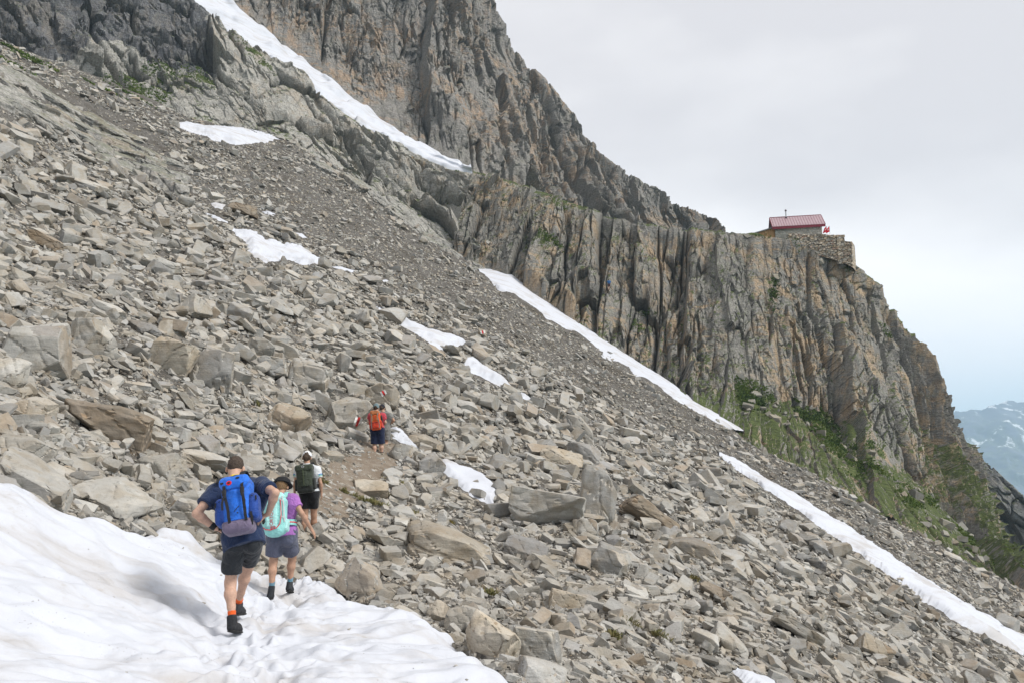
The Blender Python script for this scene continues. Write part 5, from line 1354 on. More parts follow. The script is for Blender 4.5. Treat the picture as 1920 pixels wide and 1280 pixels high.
for sx in (-1, 1):
    S = pk.solid(); S.box(pk.w(sx * .155, .01, -.03), (.052, .085, .135), R1, .045, 0, -.10); pk.wrinkle(S, .006, 20 + sx); pc_ = pk.put('side_pocket', S, blue2)
    pk.band('zip', [(sx * .150, .092, .065), (sx * .185, .075, .05), (sx * .205, .04, .035)], .008, M_BLACK, .004, pc_)
    pk.band('zip_pull', [(sx * .19, .08, .06), (sx * .195, .092, .01)], .014, M_BLACK, .006, pc_)
for sx, x0, x1 in ((-1, -.085, -.055), (1, .085, .10)):
    b_ = pk.band('buckle_strap', [(x0, .125, .225), (x0, .158, .17), (x0, .150, .10), ((x0 + x1) / 2, .152, .02), (x1, .152, -.07), (x1 * 1.0, .142, -.13), (x1, .115, -.185)], .027, M_BLACK)
    S = pk.solid(); S.box(pk.w(x0, .160, .115), (.021, .011, .03), R1, .006, 0); S.box(pk.w(x0, .160, .075), (.017, .009, .022), R1, .006, .004); pk.put('buckle', S, M_BLACK, b_)
    pk.band('loose_strap', [(x0 * 1.05, .163, .07), (x0 * 1.25, .168, 0), (x0 * 1.2, .165, -.06)], .02, M_BLACK, .004, b_)
pk.band('compression_strap', [(.14, .10, -.10), (.15, .095, -.16), (.14, .07, -.22)], .022, M_BLACK)
red = plain('red_emblem', (.62, .015, .015), .5)
lg = pk.disc('emblem', (-.035, .159, .205), .026, .022, red, lid, .006); pk.disc('emblem_mark', (-.036, .166, .205), .014, .009, M_BLACK, lid, .003)
pk.disc('lid_loop', (-.105, .148, .215), .018, .010, M_BLACK, lid, .012); pk.disc('lid_loop', (.045, .150, .245), .018, .008, M_BLACK, lid, .012)
for q, (x, z, ln) in enumerate(((0, 0, .05), (.012, .012, .03), (-.014, -.014, .02), (.022, .02, .016))):
    pk.band('script_mark', [(x - ln * .35 + .02, .146, z - ln * .4 - .065), (x + .022, .148, z - .062), (x + ln * .4 + .02, .146, z + ln * .4 - .065)], .005, M_BLACK, .004, bd)
pk.disc('script_mark', (.03, .145, -.105), .008, .006, M_BLACK, bd, .006)
fr = p1.fwd; sh0 = p1.J
for sd, sg in (('L', -1), ('R', 1)):
    s0 = sh0['neck'] + p1.right * sg * .115 - p1.up * .015
    pk_pts = [s0 - p1.fwd * .17 - p1.up * .06, s0 - p1.fwd * .095 + p1.up * .012, s0 - p1.fwd * .02 + p1.up * .038, s0 + p1.fwd * .06 + p1.up * .02, s0 + p1.fwd * .13 - p1.up * .08, s0 + p1.fwd * .13 - p1.up * .22, s0 + p1.fwd * .04 + p1.right * sg * .07 - p1.up * .36, s0 - p1.fwd * .13 + p1.right * sg * .04 - p1.up * .42]
    strap_mesh(pk.root, 'shoulder_strap', pk_pts, .055, .014, M_BLACK, [-p1.fwd + p1.up, -p1.fwd * .4 + p1.up, p1.up, p1.up + p1.fwd * .5, p1.fwd, p1.fwd, p1.right * sg, p1.right * sg], pk.c)
hb_ = [p1.J['pelvis'] + p1.up * .14 + p1.right * (.21 * math.sin(a)) - p1.fwd * (.19 * math.cos(a)) for a in np.linspace(-2.2, 2.2, 17)]
strap_mesh(pk.root, 'hip_belt', hb_, .06, .016, M_BLACK, [q - p1.J['pelvis'] - p1.up * .14 for q in hb_], pk.c)

# ================================================================ 2 woman in purple, mint backpack
D = 11.0
J = J_(D, head=(528.5, 911, .20), neck=(526, 927, .12), shL=(503, 938, .05), shR=(550, 936, .06), chest=(527, 950, .05), pelvis=(529, 1000, 0), hipL=(517, 1006, 0), hipR=(541, 1005, .02),
       elL=(494, 966, .02), wrL=(500, 990, .14), elR=(566, 962, -.02), wrR=(583, 990, .10), knL=(512.5, 1053, .06), anL=(509.5, 1102, -.02), heL=(506.5, 1123, -.07), toL=(508, 1125, .18),
       knR=(548, 1045, .28), anR=(543.5, 1093, .30), heR=(541, 1108, .22), toR=(546, 1112, .46))
p2 = Person(J, 'woman in purple shirt, black bucket hat and grey shorts stepping off the snow', dict(w=.90, leg=.92, arm=.85, neck=.85, head=.96, hipw=1.08, hand=.92), J['heL'], .009)
p2.hfwd = unit([0, .86, -.5]); p2.J['headup'] = np.array([0, .5, .86])
p2.body(M_SKIN2, (None, np.array([-.6, .2, -.6])), (.5, .45), (None, np.array([.35, .25, -.65])))
p2.shirt(cloth('purple_jersey', (.33, .13, .40)), .05, .55, .018, .007)
p2.shorts(cloth('slate_blue_shorts_cloth', (.085, .092, .135)), .72, .026, .016, .006)
p2.hair(plain('blond_brown_hair', (.20, .12, .06), .7, .4, 160, .5), -.06, .012, .02)
hm = plain('black_hat_cloth', (.016, .016, .018), .85, .2, 120, .2)
S = p2.new(.008); c = p2.J['head']; S.ell(c + p2.hu * .04, np.array((.094, .112, .085)), p2.HR, 0); S.clip(c + p2.hu * .035, -p2.hu); 
S.cap(c + p2.hu * .04, c + p2.hu * .02, .115, .150, .01, None, (c + p2.hu * .018, -p2.hu)); S.clip(c + p2.hu * .112, p2.hu)
p2.put('bucket_hat', S, hm)
bs = cloth('light_blue_sock_knit', (.13, .24, .31)); bt = plain('black_boot_leather', (.03, .033, .038), .7, .3, 40, .3); lt = plain('turquoise_lace', (.05, .35, .45), .6)
for sd in 'LR': p2.sock(sd, bs, .10); p2.shoe(sd, bt, .03, True, 1.0, lt)
R2 = pack_frame(p2, None, 0, 3)
mint = cloth('mint_nylon', (.27, .60, .57), .12, .6); mint2 = cloth('pale_mint_nylon', (.36, .66, .63), .12, .6); rp = plain('red_piping', (.60, .03, .05), .6); wr_ = plain('red_print', (.45, .05, .08), .6)
pk = Pack('mint green backpack with red piping and vertical lettering on the woman in purple', p2.J['chest'] * .42 + p2.J['pelvis'] * .58 - p2.fwd * .235 + p2.up * .05 - p2.right * .02, R2, .008)
S = pk.solid(); S.box(pk.w(0, 0, 0), (.145, .10, .25), R2, .07, 0, .03); S.cap(pk.w(0, .03, -.15), pk.w(0, .035, .16), .10, .10, .05); S.cap(pk.w(-.03, .02, -.215), pk.w(.03, .02, -.215), .06, .06, .05); pk.wrinkle(S, .006, 33); bd = pk.put('main_compartment', S, mint)
S = pk.solid(); S.box(pk.w(-.0, .01, .245), (.125, .105, .052), R2, .05, 0); S.cap(pk.w(-.05, .08, .215), pk.w(.05, .08, .215), .045, .045, .04); pk.wrinkle(S, .008, 43, .07); lid = pk.put('lid', S, mint2)
S = pk.solid(); S.box(pk.w(-.02, .118, .0), (.072, .020, .16), R2, .018, 0); pk.wrinkle(S, .003, 53); fp = pk.put('front_pocket', S, mint2)
pk.text('ORTOVOX', .062, (-.015, .143, .01), 90, wr_, 'lettering', .001, fp)
pk.band('piping', [(.085, .118, .21), (.10, .125, .10), (.105, .128, -.02), (.09, .128, -.13), (.05, .128, -.175), (-.03, .128, -.20), (-.10, .112, -.185), (-.14, .085, -.15)], .011, rp, .005)
for z0, x0 in ((0, 0),):
    q = .026
    e_ = [(x0 - q, .131, -.17 - .018), (x0 + q, .131, -.17 - .018), (x0 + q, .131, -.17 + .018), (x0 - q, .131, -.17 + .018), (x0 - q, .131, -.17 - .018)]
    for i in range(4): pk.band('logo', [e_[i], e_[i + 1]], .007, wr_, .005, bd)
    pk.band('logo', [(x0 - q * .5, .131, -.182), (x0 - q * .5, .131, -.162), (x0, .131, -.172), (x0 + q * .5, .131, -.162), (x0 + q * .5, .131, -.182)], .006, wr_, .005, bd)
wsm = plain('white_cord', (.6, .62, .62), .6)
pk.band('compression_strap', [(.11, .11, .24), (.13, .10, .12), (.135, .10, -.0), (.14, .08, -.10)], .016, wsm)
pk.band('compression_strap', [(.08, .125, .2), (.135, .09, .16)], .012, wsm); pk.band('compression_strap', [(.10, .125, -.02), (.15, .07, -.06)], .012, wsm)
for sx in (-1, 1):
    S = pk.solid(); S.box(pk.w(sx * .14, -.01, -.13), (.032, .07, .085), R2, .03, 0); pk.wrinkle(S, .004, 60 + sx); pk.put('side_pocket', S, mint2)
hb_ = [p2.J['pelvis'] + p2.up * .12 + p2.right * (.185 * math.sin(a)) - p2.fwd * (.165 * math.cos(a)) for a in np.linspace(-2.2, 2.2, 17)]
hbo = strap_mesh(pk.root, 'hip_belt', hb_, .075, .018, mint, [q - p2.J['pelvis'] - p2.up * .12 for q in hb_], pk.c)
strap_mesh(hbo, 'piping', [q + unit(q - p2.J['pelvis'] - p2.up * .12) * .018 for q in hb_], .014, .004, rp, [q - p2.J['pelvis'] - p2.up * .12 for q in hb_], pk.c)
for sg in (-1, 1):
    s0 = p2.J['neck'] + p2.right * sg * .095 - p2.up * .02
    strap_mesh(pk.root, 'shoulder_strap', [s0 - p2.fwd * .14 - p2.up * .06, s0 - p2.fwd * .07 + p2.up * .02, s0 + p2.up * .035, s0 + p2.fwd * .08 - p2.up * .02, s0 + p2.fwd * .12 - p2.up * .18, s0 + p2.right * sg * .06 - p2.up * .33], .05, .012, mint, [-p2.fwd + p2.up, p2.up, p2.up, p2.up + p2.fwd, p2.fwd, p2.right * sg], pk.c)

# ================================================================ 3 woman in white, green backpack
D = 15.5
J = J_(D, head=(575.5, 857, .06), neck=(576.5, 869, .03), shL=(559, 880, 0), shR=(595, 880, 0), chest=(577.5, 889, 0), pelvis=(580, 922, 0), hipL=(572.5, 928, 0), hipR=(588.5, 928, 0),
       elL=(553.5, 904, -.03), wrL=(552.5, 922, .03), elR=(601, 905, -.03), wrR=(602.5, 922, .03), knL=(572, 967, .03), anL=(571.5, 1010, -.05), heL=(570, 1020, -.1), toL=(572, 1022, .16),
       knR=(588.5, 965, .12), anR=(590, 1000, .30), heR=(588, 1010, .26), toR=(593.5, 1010.5, .48))
p3 = Person(J, 'woman in white cap, white shirt and short black shorts walking up the trail', dict(w=.90, leg=.98, arm=.82, neck=.85, head=.95, hipw=1.1, hand=.95), J['heL'], .010)
p3.hfwd = unit([0, .97, -.22]); p3.J['headup'] = np.array([0, .2, .97])
p3.body(M_SKIN2, (None, None), (.5, .5))
p3.shirt(cloth('white_jersey', (.62, .64, .66), .06), .0, .60, .012, .006)
for sd in 'LR':
    sh, el = p3.J['sh' + sd], p3.J['el' + sd]; ax = unit(el - sh)
    for t0, t1, nm, cc in ((.34, .44, 'sleeve_band', (.03, .16, .42)), (.45, .52, 'sleeve_band', (.10, .42, .30))):
        S = p3.new(); S.cap(sh + (el - sh) * t0, sh + (el - sh) * t1, .0725, .073, 0, None, (sh + (el - sh) * t1, ax)); S.clip(sh + (el - sh) * t0, -ax); p3.put(nm, S, plain(nm, cc, .8))
p3.shorts(cloth('black_stretch_cloth', (.010, .010, .012), .1), .62, .010, .0, .003)
p3.hair(M_HAIR, -.06, .010, .02)
S = p3.new(.008); c = p3.J['head']; S.cap(c - p3.hf * .10 - p3.hu * .02, c - p3.hf * .10 - p3.hu * .05, .045, .035, .02); p3.put('hair_bun', S, M_HAIR)
wc = plain('white_cap_cloth', (.70, .71, .73), .8)
S = p3.new(.008); S.ell(c + p3.hu * .03 - p3.hf * .0, (.090, .108, .100), p3.HR, 0); S.cap(c + p3.hf * .09 + p3.hu * .035, c + p3.hf * .16 + p3.hu * .025, .07, .06, .01, (p3.hu, 7)); S.clip(c + p3.hu * .02, -p3.hu)
p3.put('cap', S, wc)
S = p3.new(.008); S.ell(c + p3.hu * .0 - p3.hf * .09, (.035, .03, .03), p3.HR, 0); p3.put('hair_tuft', S, M_HAIR)
ks = cloth('black_sock_knit', (.02, .02, .024)); s3 = plain('dark_trail_shoe', (.025, .027, .028), .7, .3, 40, .2)
for sd in 'LR': p3.sock(sd, ks, .20, 1.02); p3.shoe(sd, s3, .0, True, 1.0, plain('green_heel_tab', (.03, .12, .08), .6))
R3 = pack_frame(p3, None)
grn = cloth('dark_olive_nylon', (.036, .046, .030), .15, .65); grn2 = cloth('black_green_nylon', (.018, .021, .018), .15, .65)
pk = Pack('dark olive green backpack with one centre strap on the woman in the white cap', p3.J['chest'] * .5 + p3.J['pelvis'] * .5 - p3.fwd * .23 + p3.up * .055, R3, .009)
S = pk.solid(); S.box(pk.w(0, 0, .03), (.155, .10, .24), R3, .06, 0, .06); S.cap(pk.w(0, .03, -.12), pk.w(0, .03, .14), .10, .11, .05); pk.wrinkle(S, .006, 73); S.clip(pk.w(0, 0, -.12), -R3[:, 2]); bd = pk.put('main_compartment', S, grn)
S = pk.solid(); S.box(pk.w(0, .0, -.16), (.155, .10, .08), R3, .05, 0); S.clip(pk.w(0, 0, -.115), R3[:, 2]); pk.wrinkle(S, .005, 74); pk.put('bottom_panel', S, grn2)
S = pk.solid(); S.box(pk.w(0, .015, .225), (.165, .12, .062), R3, .05, 0); S.cap(pk.w(-.07, .08, .19), pk.w(.07, .08, .19), .05, .05, .04); pk.wrinkle(S, .008, 83, .08); lid = pk.put('lid', S, grn)
pk.band('centre_strap', [(0, .137, .19), (0, .142, .10), (0, .138, 0), (0, .132, -.10)], .016, cloth('olive_webbing', (.075, .095, .05)))
pk.disc('emblem', (0, .142, .245), .030, .020, plain('grey_emblem', (.35, .36, .36), .5), lid, .004); pk.disc('emblem_mark', (0, .147, .245), .014, .009, grn2, lid, .002)
for sx in (-1, 1):
    S = pk.solid(); S.box(pk.w(sx * .165, -.0, -.08), (.030, .07, .11), R3, .028, 0); pk.put('side_pocket', S, grn2)
    s0 = p3.J['neck'] + p3.right * sx * .10 - p3.up * .02
    strap_mesh(pk.root, 'shoulder_strap', [s0 - p3.fwd * .14 - p3.up * .05, s0 - p3.fwd * .07 + p3.up * .02, s0 + p3.up * .035, s0 + p3.fwd * .08 - p3.up * .02, s0 + p3.fwd * .12 - p3.up * .18, s0 + p3.right * sx * .06 - p3.up * .33], .05, .012, M_BLACK, [-p3.fwd + p3.up, p3.up, p3.up, p3.up + p3.fwd, p3.fwd, p3.right * sx], pk.c)
hb_ = [p3.J['pelvis'] + p3.up * .10 + p3.right * (.19 * math.sin(a)) - p3.fwd * (.165 * math.cos(a)) for a in np.linspace(-2.2, 2.2, 17)]
strap_mesh(pk.root, 'hip_belt', hb_, .07, .016, M_BLACK, [q - p3.J['pelvis'] - p3.up * .10 for q in hb_], pk.c)

# ================================================================ 4 hiker in coral red with orange backpack
D = 24.0
J = J_(D, head=(705, 764, .05), neck=(706, 771.5, .02), shL=(695, 778.5, 0), shR=(718.5, 778.5, 0), chest=(707, 784, 0), pelvis=(707.5, 804, 0), hipL=(702.5, 808, 0), hipR=(713, 808, 0),
       elL=(691, 790, .0), wrL=(694, 796, .22), elR=(722.5, 791, 0), wrR=(719, 797, .22), knL=(702.4, 832, .03), anL=(702.6, 853, -.03), heL=(702, 860, -.09), toL=(702, 861, .17),
       knR=(714.8, 831.5, .05), anR=(716.6, 851, .06), heR=(716.6, 858.5, .0), toR=(717.5, 859, .26))
p4 = Person(J, 'hiker in coral red shirt, navy knee shorts and grey beanie standing on the trail', dict(w=1.0, leg=1.06, arm=.95, neck=.9, head=1.0, hipw=1.15), J['heL'], .011)
p4.hfwd = unit([0, .97, -.2]); p4.J['headup'] = np.array([0, .2, .97])
p4.body(M_SKIN, (None, None), (.6, .6))
p4.shirt(cloth('coral_red_jersey', (.42, .05, .07)), .02, .62, .018, .007)
p4.shorts(cloth('navy_shorts_cloth', (.010, .017, .048)), .98, .028, .006, .007)
p4.hair(M_HAIR, -.06, .004)
S = p4.new(.009); c = p4.J['head']; S.ell(c + p4.hu * .03, (.094, .112, .112), p4.HR, 0); S.clip(c - p4.hu * .02, -p4.hu); p4.put('beanie', S, cloth('grey_blue_knit', (.13, .185, .20)))
b4 = cloth('blue_sock_knit', (.10, .15, .26)); s4 = plain('brown_boot_leather', (.06, .045, .036), .75, .3, 40, .2)
for sd in 'LR': p4.sock(sd, b4, .14); p4.shoe(sd, s4, .07, True, 1.05)
R4 = pack_frame(p4, None, 0, -2)
org = cloth('orange_nylon', (.66, .095, .018), .16, .6); rdn = cloth('red_orange_nylon', (.52, .045, .018), .16, .6); brn = cloth('brown_orange_nylon', (.38, .13, .045), .16, .6); gst = plain('grey_webbing', (.20, .20, .19), .7)
pk = Pack('orange backpack with grey side straps on the hiker in coral red', p4.J['chest'] * .55 + p4.J['pelvis'] * .45 - p4.fwd * .24 + p4.up * .04, R4, .011)
S = pk.solid(); S.box(pk.w(0, 0, -.01), (.15, .11, .25), R4, .06, 0, .02); S.cap(pk.w(0, .04, -.14), pk.w(0, .03, .13), .10, .10, .05); pk.wrinkle(S, .008, 93); bd = pk.put('main_compartment', S, org)
S = pk.solid(); S.box(pk.w(0, .02, .255), (.135, .12, .062), R4, .05, 0); S.cap(pk.w(-.06, .09, .215), pk.w(.06, .09, .215), .05, .05, .04); pk.wrinkle(S, .010, 103, .08); lid = pk.put('lid', S, brn)
S = pk.solid(); S.box(pk.w(0, .10, -.12), (.11, .05, .11), R4, .045, 0); pk.wrinkle(S, .006, 104); fp = pk.put('front_pocket', S, rdn)
pk.band('zip', [(-.08, .15, -.06), (-.03, .155, -.045), (.03, .155, -.045), (.08, .15, -.06)], .010, M_BLACK, .005, fp)
for sx in (-1, 1):
    pk.band('buckle_strap', [(sx * .10, .135, .23), (sx * .085, .15, .12), (sx * .11, .145, 0), (sx * .12, .13, -.12), (sx * .11, .12, -.22)], .026, gst)
    pk.band('side_panel', [(sx * .075, .148, .17), (sx * .055, .152, .05), (sx * .09, .15, -.02)], .04, brn)
    S = pk.solid(); S.box(pk.w(sx * .16, -.0, -.10), (.035, .075, .11), R4, .03, 0); pk.put('side_pocket', S, rdn)
    s0 = p4.J['neck'] + p4.right * sx * .11 - p4.up * .02
    strap_mesh(pk.root, 'shoulder_strap', [s0 - p4.fwd * .14 - p4.up * .05, s0 - p4.fwd * .07 + p4.up * .02, s0 + p4.up * .035, s0 + p4.fwd * .08 - p4.up * .02, s0 + p4.fwd * .13 - p4.up * .18, s0 + p4.right * sx * .06 - p4.up * .33], .05, .012, gst, [-p4.fwd + p4.up, p4.up, p4.up, p4.up + p4.fwd, p4.fwd, p4.right * sx], pk.c)
S = pk.solid(); S.cap(pk.w(.185, .02, -.03), pk.w(.18, .02, .12), .033, .030, 0); S.cap(pk.w(.18, .02, .12), pk.w(.18, .02, .15), .02, .02, .005); bo_ = link('water_bottle', S.mesh('water_bottle', pk.c, 1), plain('black_bottle', (.02, .02, .022), .3))
bo_.location = tuple(pk.c); tag(bo_, 'dark water bottle in the right side pocket of the orange backpack', 'water bottle')

# ================================================================ 5 man in grey, half hidden behind
D = 25.3
J = J_(D, head=(716.5, 765, .03), neck=(719, 772, .0), shL=(709, 779, .1), shR=(731, 778, -.05), chest=(720, 784, 0), pelvis=(721, 804, 0), hipL=(716.5, 808, .05), hipR=(725.5, 808, 0),
       elL=(706, 790, .2), wrL=(708, 797, .35), elR=(738.2, 787.5, -.05), wrR=(730, 795.5, .05), knL=(716.5, 828, .12), anL=(715.5, 843, .15), heL=(714.5, 849, .1), toL=(715, 849.5, .36),
       knR=(724, 828, .02), anR=(722.5, 843.5, -.02), heR=(722, 850, -.06), toR=(723.5, 850.5, .2))
p5 = Person(J, 'man in grey shirt and black cap half hidden behind the orange backpack', dict(w=1.0, leg=1.0, arm=1.0, neck=1.0, head=1.0), J['heR'], .011)
p5.hfwd = unit([.25, .95, -.2]); p5.J['headup'] = np.array([0, .2, .97])
p5.body(M_SKIN2, (None, np.array([0, .4, -.9])), (.5, .8), (None, np.array([-.8, .2, -.5])))
p5.shirt(cloth('grey_jersey', (.20, .195, .18)), .05, .58, .018, .007)
p5.shorts(cloth('grey_shorts_cloth', (.19, .185, .175)), .80, .026, .012, .006)
p5.hair(M_HAIR, -.05, .005)
S = p5.new(.009); c = p5.J['head']; S.ell(c + p5.hu * .035, (.090, .110, .098), p5.HR, 0); S.cap(c + p5.hf * .09 + p5.hu * .04, c + p5.hf * .165 + p5.hu * .025, .07, .06, .01, (p5.hu, 7)); S.clip(c + p5.hu * .015, -p5.hu); p5.put('cap', S, plain('black_cap_cloth', (.014, .015, .022), .8))
S = p5.new(.009); hand(S, p5.J['wrR'] + unit(np.array([-.8, .2, -.5])) * .012, np.array([-.8, .2, -.5]), np.array([0, .4, -.9]), 1, .8, 1.12); S.cap(p5.J['wrR'] * .8 + p5.J['elR'] * .2, p5.J['wrR'], .034, .033, .01); p5.put('glove', S, M_BLACK)
for sd in 'LR': p5.sock(sd, ks, .12); p5.shoe(sd, s4, .05, True, 1.02)

# blue bundle by the far hikers' feet
cb = P(700, 838, 24.9); S = Solid(cb - .5, cb + .5, .012)
pk = Pack('blue backpack lying on the trail at the feet of the far hikers', cb, np.array(Matrix.Rotation(.5, 3, 'Z') @ Matrix.Rotation(1.15, 3, 'Y')), .011)
S = pk.solid(); S.box(pk.w(0, 0, 0), (.13, .11, .20), pk.R, .06, 0); S.cap(pk.w(.03, .05, -.12), pk.w(.02, .04, .1), .09, .08, .05); pk.wrinkle(S, .012, 5); pk.put('main_compartment', S, cloth('bright_blue_nylon', (.012, .16, .38)))
S = pk.solid(); S.box(pk.w(.0, .02, .21), (.12, .11, .05), pk.R, .045, 0); pk.wrinkle(S, .010, 6); pk.put('lid', S, cloth('dark_red_nylon', (.36, .02, .03)))
pk.band('shoulder_strap', [(-.06, -.11, .15), (-.1, -.17, .05), (-.12, -.14, -.1), (-.1, -.1, -.18)], .05, M_BLACK, .01)
# ------------------------------------------------------------------ mountain hut on the cliff
def box_v(o, ex, ey, ez, x0, x1, y0, y1, z0, z1):
    v = [o + ex * x + ey * y + ez * z for z in (z0, z1) for y in (y0, y1) for x in (x0, x1)]
    return v, [(0, 2, 3, 1), (4, 5, 7, 6), (0, 1, 5, 4), (2, 6, 7, 3), (0, 4, 6, 2), (1, 3, 7, 5)]
def merge(parts):
    V, F, b = [], [], 0
    for v, f in parts:
        V += [np.array(q) for q in v]; F += [tuple(i + b for i in q) for q in f]; b += len(v)
    return np.array(V), F
def poly_mesh(name, V, F, base):
    me = bpy.data.meshes.new(name); me.from_pydata([tuple(q - base) for q in V], [], F); me.update(); return me
e1 = unit([.975, -.20, 0]); e2 = unit([.20, .975, 0]); e3 = np.array([0, 0, 1.])
F0 = P(1453, 424, 128.0); F0[2] -= 2.35; hb = F0.copy()
LX, LY, HW, RR = 7.35, 5.6, 2.35, 2.15
hut = empty('mountain_hut', tuple(hb)); tag(hut, 'stone mountain hut with dark red metal roof standing on top of the cliff', 'hut')
def masonry(name, sc, tones, mort=.35):
    k = NT(name); pos = k.n('ShaderNodeNewGeometry').outputs['Position']; q = k.mapping(pos, (1, 1, 1.6))
    v = k.n('ShaderNodeTexVoronoi'); v.inputs['Scale'].default_value = sc; k.l(q, v.inputs['Vector']); v.inputs['Randomness'].default_value = .85
    e = k.voro(q, sc, 'DISTANCE_TO_EDGE'); v2 = k.n('ShaderNodeSeparateColor'); k.l(v.outputs['Color'], v2.inputs[0])
    c = k.ramp(v2.outputs[0], tones); c = k.mix(k.rng(k.noise(pos, 9, 4), .4, .7, 0, .4), c, k.mix(1, c, (.6, .6, .6), 'MULTIPLY'))
    c = k.mix(k.rng(e, .07, .02), c, [mort * .42, mort * .40, mort * .36])
    return k.fin(c, .92, k.bump(k.rng(e, 0, .12), .8, .12))
M_HUTWALL = masonry('hut_stone', 2.1, [(0, (.44, .41, .35)), (.5, (.60, .57, .50)), (1, (.52, .47, .38))], 1.0)
M_DRYWALL = masonry('dry_stone', 1.9, [(0, (.34, .27, .19)), (.3, (.56, .44, .31)), (.6, (.62, .54, .43)), (.85, (.46, .42, .36)), (1, (.52, .33, .23))], .28)
k = NT('red_metal_roof'); g = k.n('ShaderNodeTexCoord').outputs['Object']; M_ROOF = k.fin(k.mix(k.rng(k.noise(g, 1.2, 3), .3, .7), (.36, .245, .265), (.42, .305, .32)), .3)  # paleness from sky reflection is mixed into the red base colour
M_FASCIA = plain('dark_red_fascia', (.20, .025, .04), .6, .15, 3)
k = NT('larch_boards'); g = k.n('ShaderNodeNewGeometry').outputs['Position']
bw = k.noise(k.mapping(g, (5.5, 5.5, .2)), 1.0, 2); bf = k.noise(k.mapping(g, (30, 30, 1.5)), 1.0, 3)
M_LARCH = k.fin(k.mix(k.rng(bw, .35, .65), (.30, .165, .07), (.46, .27, .125)), .75, k.bump(bf, .4, .02))
M_GREYROOF = plain('grey_sheet', (.24, .235, .24), .6, .15, 2)
# walls with gables
wv, wf = box_v(F0, e1, e2, e3, 0, LX, 0, LY, -1.5, HW)
gl = [F0 + e3 * HW, F0 + e2 * LY + e3 * HW, F0 + e2 * LY / 2 + e3 * (HW + RR - .12)]
V, F = merge([(wv, wf), (gl + [q + e1 * .3 for q in gl], [(0, 2, 1), (3, 4, 5), (0, 1, 4, 3), (1, 2, 5, 4), (2, 0, 3, 5)]), ([q + e1 * (LX - .3) for q in gl] + [q + e1 * LX for q in gl], [(0, 2, 1), (3, 4, 5), (0, 1, 4, 3), (1, 2, 5, 4), (2, 0, 3, 5)])])
link('wall', poly_mesh('wall', V, F, hb), M_HUTWALL, hut)
# roof: two slabs with standing seams, fascia boards
OV, EV = .45, .5
sl = unit(e2 * LY / 2 + e3 * RR); nrm_f = unit(np.cross(e1, sl)); 
half = math.hypot(LY / 2, RR); ext = EV / (LY / 2) * half
rp = []; sm = []
for sg, up_d in ((1, unit(e2 * LY / 2 + e3 * RR)), (-1, unit(-e2 * LY / 2 + e3 * RR))):
    o = F0 + e3 * HW + (0 if sg == 1 else 1) * e2 * LY
    nn_ = unit(np.cross(e1, up_d)) * sg
    o2 = o - up_d * ext
    v, f = box_v(o2, e1, up_d, nn_, -OV, LX + OV, 0, half + ext, .0, .14); rp.append((v, f))
    for q in np.arange(-OV + .22, LX + OV, .42):
        v, f = box_v(o2, e1, up_d, nn_, q, q + .04, 0, half + ext - .03, .142, .19); sm.append((v, f))
V, F = merge(rp); rf = link('roof', poly_mesh('roof', V, F, hb), M_ROOF, hut)
V, F = merge(sm); so = link('roof_seam', poly_mesh('roof_seam', V, F, hb), plain('roof_seam_red', (.26, .10, .12), .4), rf); so['kind'] = 'stuff'
fa = []
o = F0 + e3 * HW - sl * ext
fa.append(box_v(o, e1, e2, e3, -OV - .03, LX + OV + .03, -.06, .0, -.34, .13))
o_b = F0 + e3 * HW + e2 * LY + (e2 * LY / 2 - e3 * RR) * 0
for x in (-OV - .05, LX + OV):
    for sg, ud in ((1, sl), (-1, unit(-e2 * LY / 2 + e3 * RR))):
        oo = F0 + e3 * HW + (e2 * LY if sg == -1 else 0) - ud * ext; dn = unit(np.cross(e1, ud)) * sg
        fa.append(box_v(oo, e1, ud, dn, x, x + .05, 0, half + ext, -.22, .16))
fa.append(box_v(F0 + e2 * LY / 2 + e3 * (HW + RR + .13), e1, e2, e3, -OV, LX + OV, -.12, .12, 0, .06))
V, F = merge(fa); link('fascia', poly_mesh('fascia', V, F, hb), M_FASCIA, hut)
# stove pipe
def tube(p, q, r0, r1, n=14):
    p = np.array(p, float); q = np.array(q, float); d = unit(q - p); a = unit(np.cross(d, [.3, .9, .1])); b = np.cross(d, a); an = np.linspace(0, 2 * np.pi, n, endpoint=False)
    V = [p + (a * math.cos(t) + b * math.sin(t)) * r0 for t in an] + [q + (a * math.cos(t) + b * math.sin(t)) * r1 for t in an]
    return V, [(i, (i + 1) % n, n + (i + 1) % n, n + i) for i in range(n)] + [tuple(range(n))[::-1], tuple(range(n, 2 * n))]
cb = F0 + e1 * 2.15 + e2 * (LY / 2 - .55) + e3 * (HW + RR - .5)
V, F = merge([tube(cb, cb + e3 * 1.55, .10, .10), tube(cb + e3 * 1.62, cb + e3 * 1.80, .15, .12)])
ch = link('chimney', poly_mesh('chimney', V, F, hb), plain('steel_pipe', (.42, .42, .44), .35, .1, 5, 0, .5, .8), rf)
V, F = merge([tube(cb - e3 * .1, cb + e3 * .45, .18, .15), tube(cb + e3 * 1.45, cb + e3 * 1.63, .16, .16)]); link('chimney_collar', poly_mesh('chimney_collar', V, F, hb), plain('dark_collar', (.05, .03, .035), .6), rf)
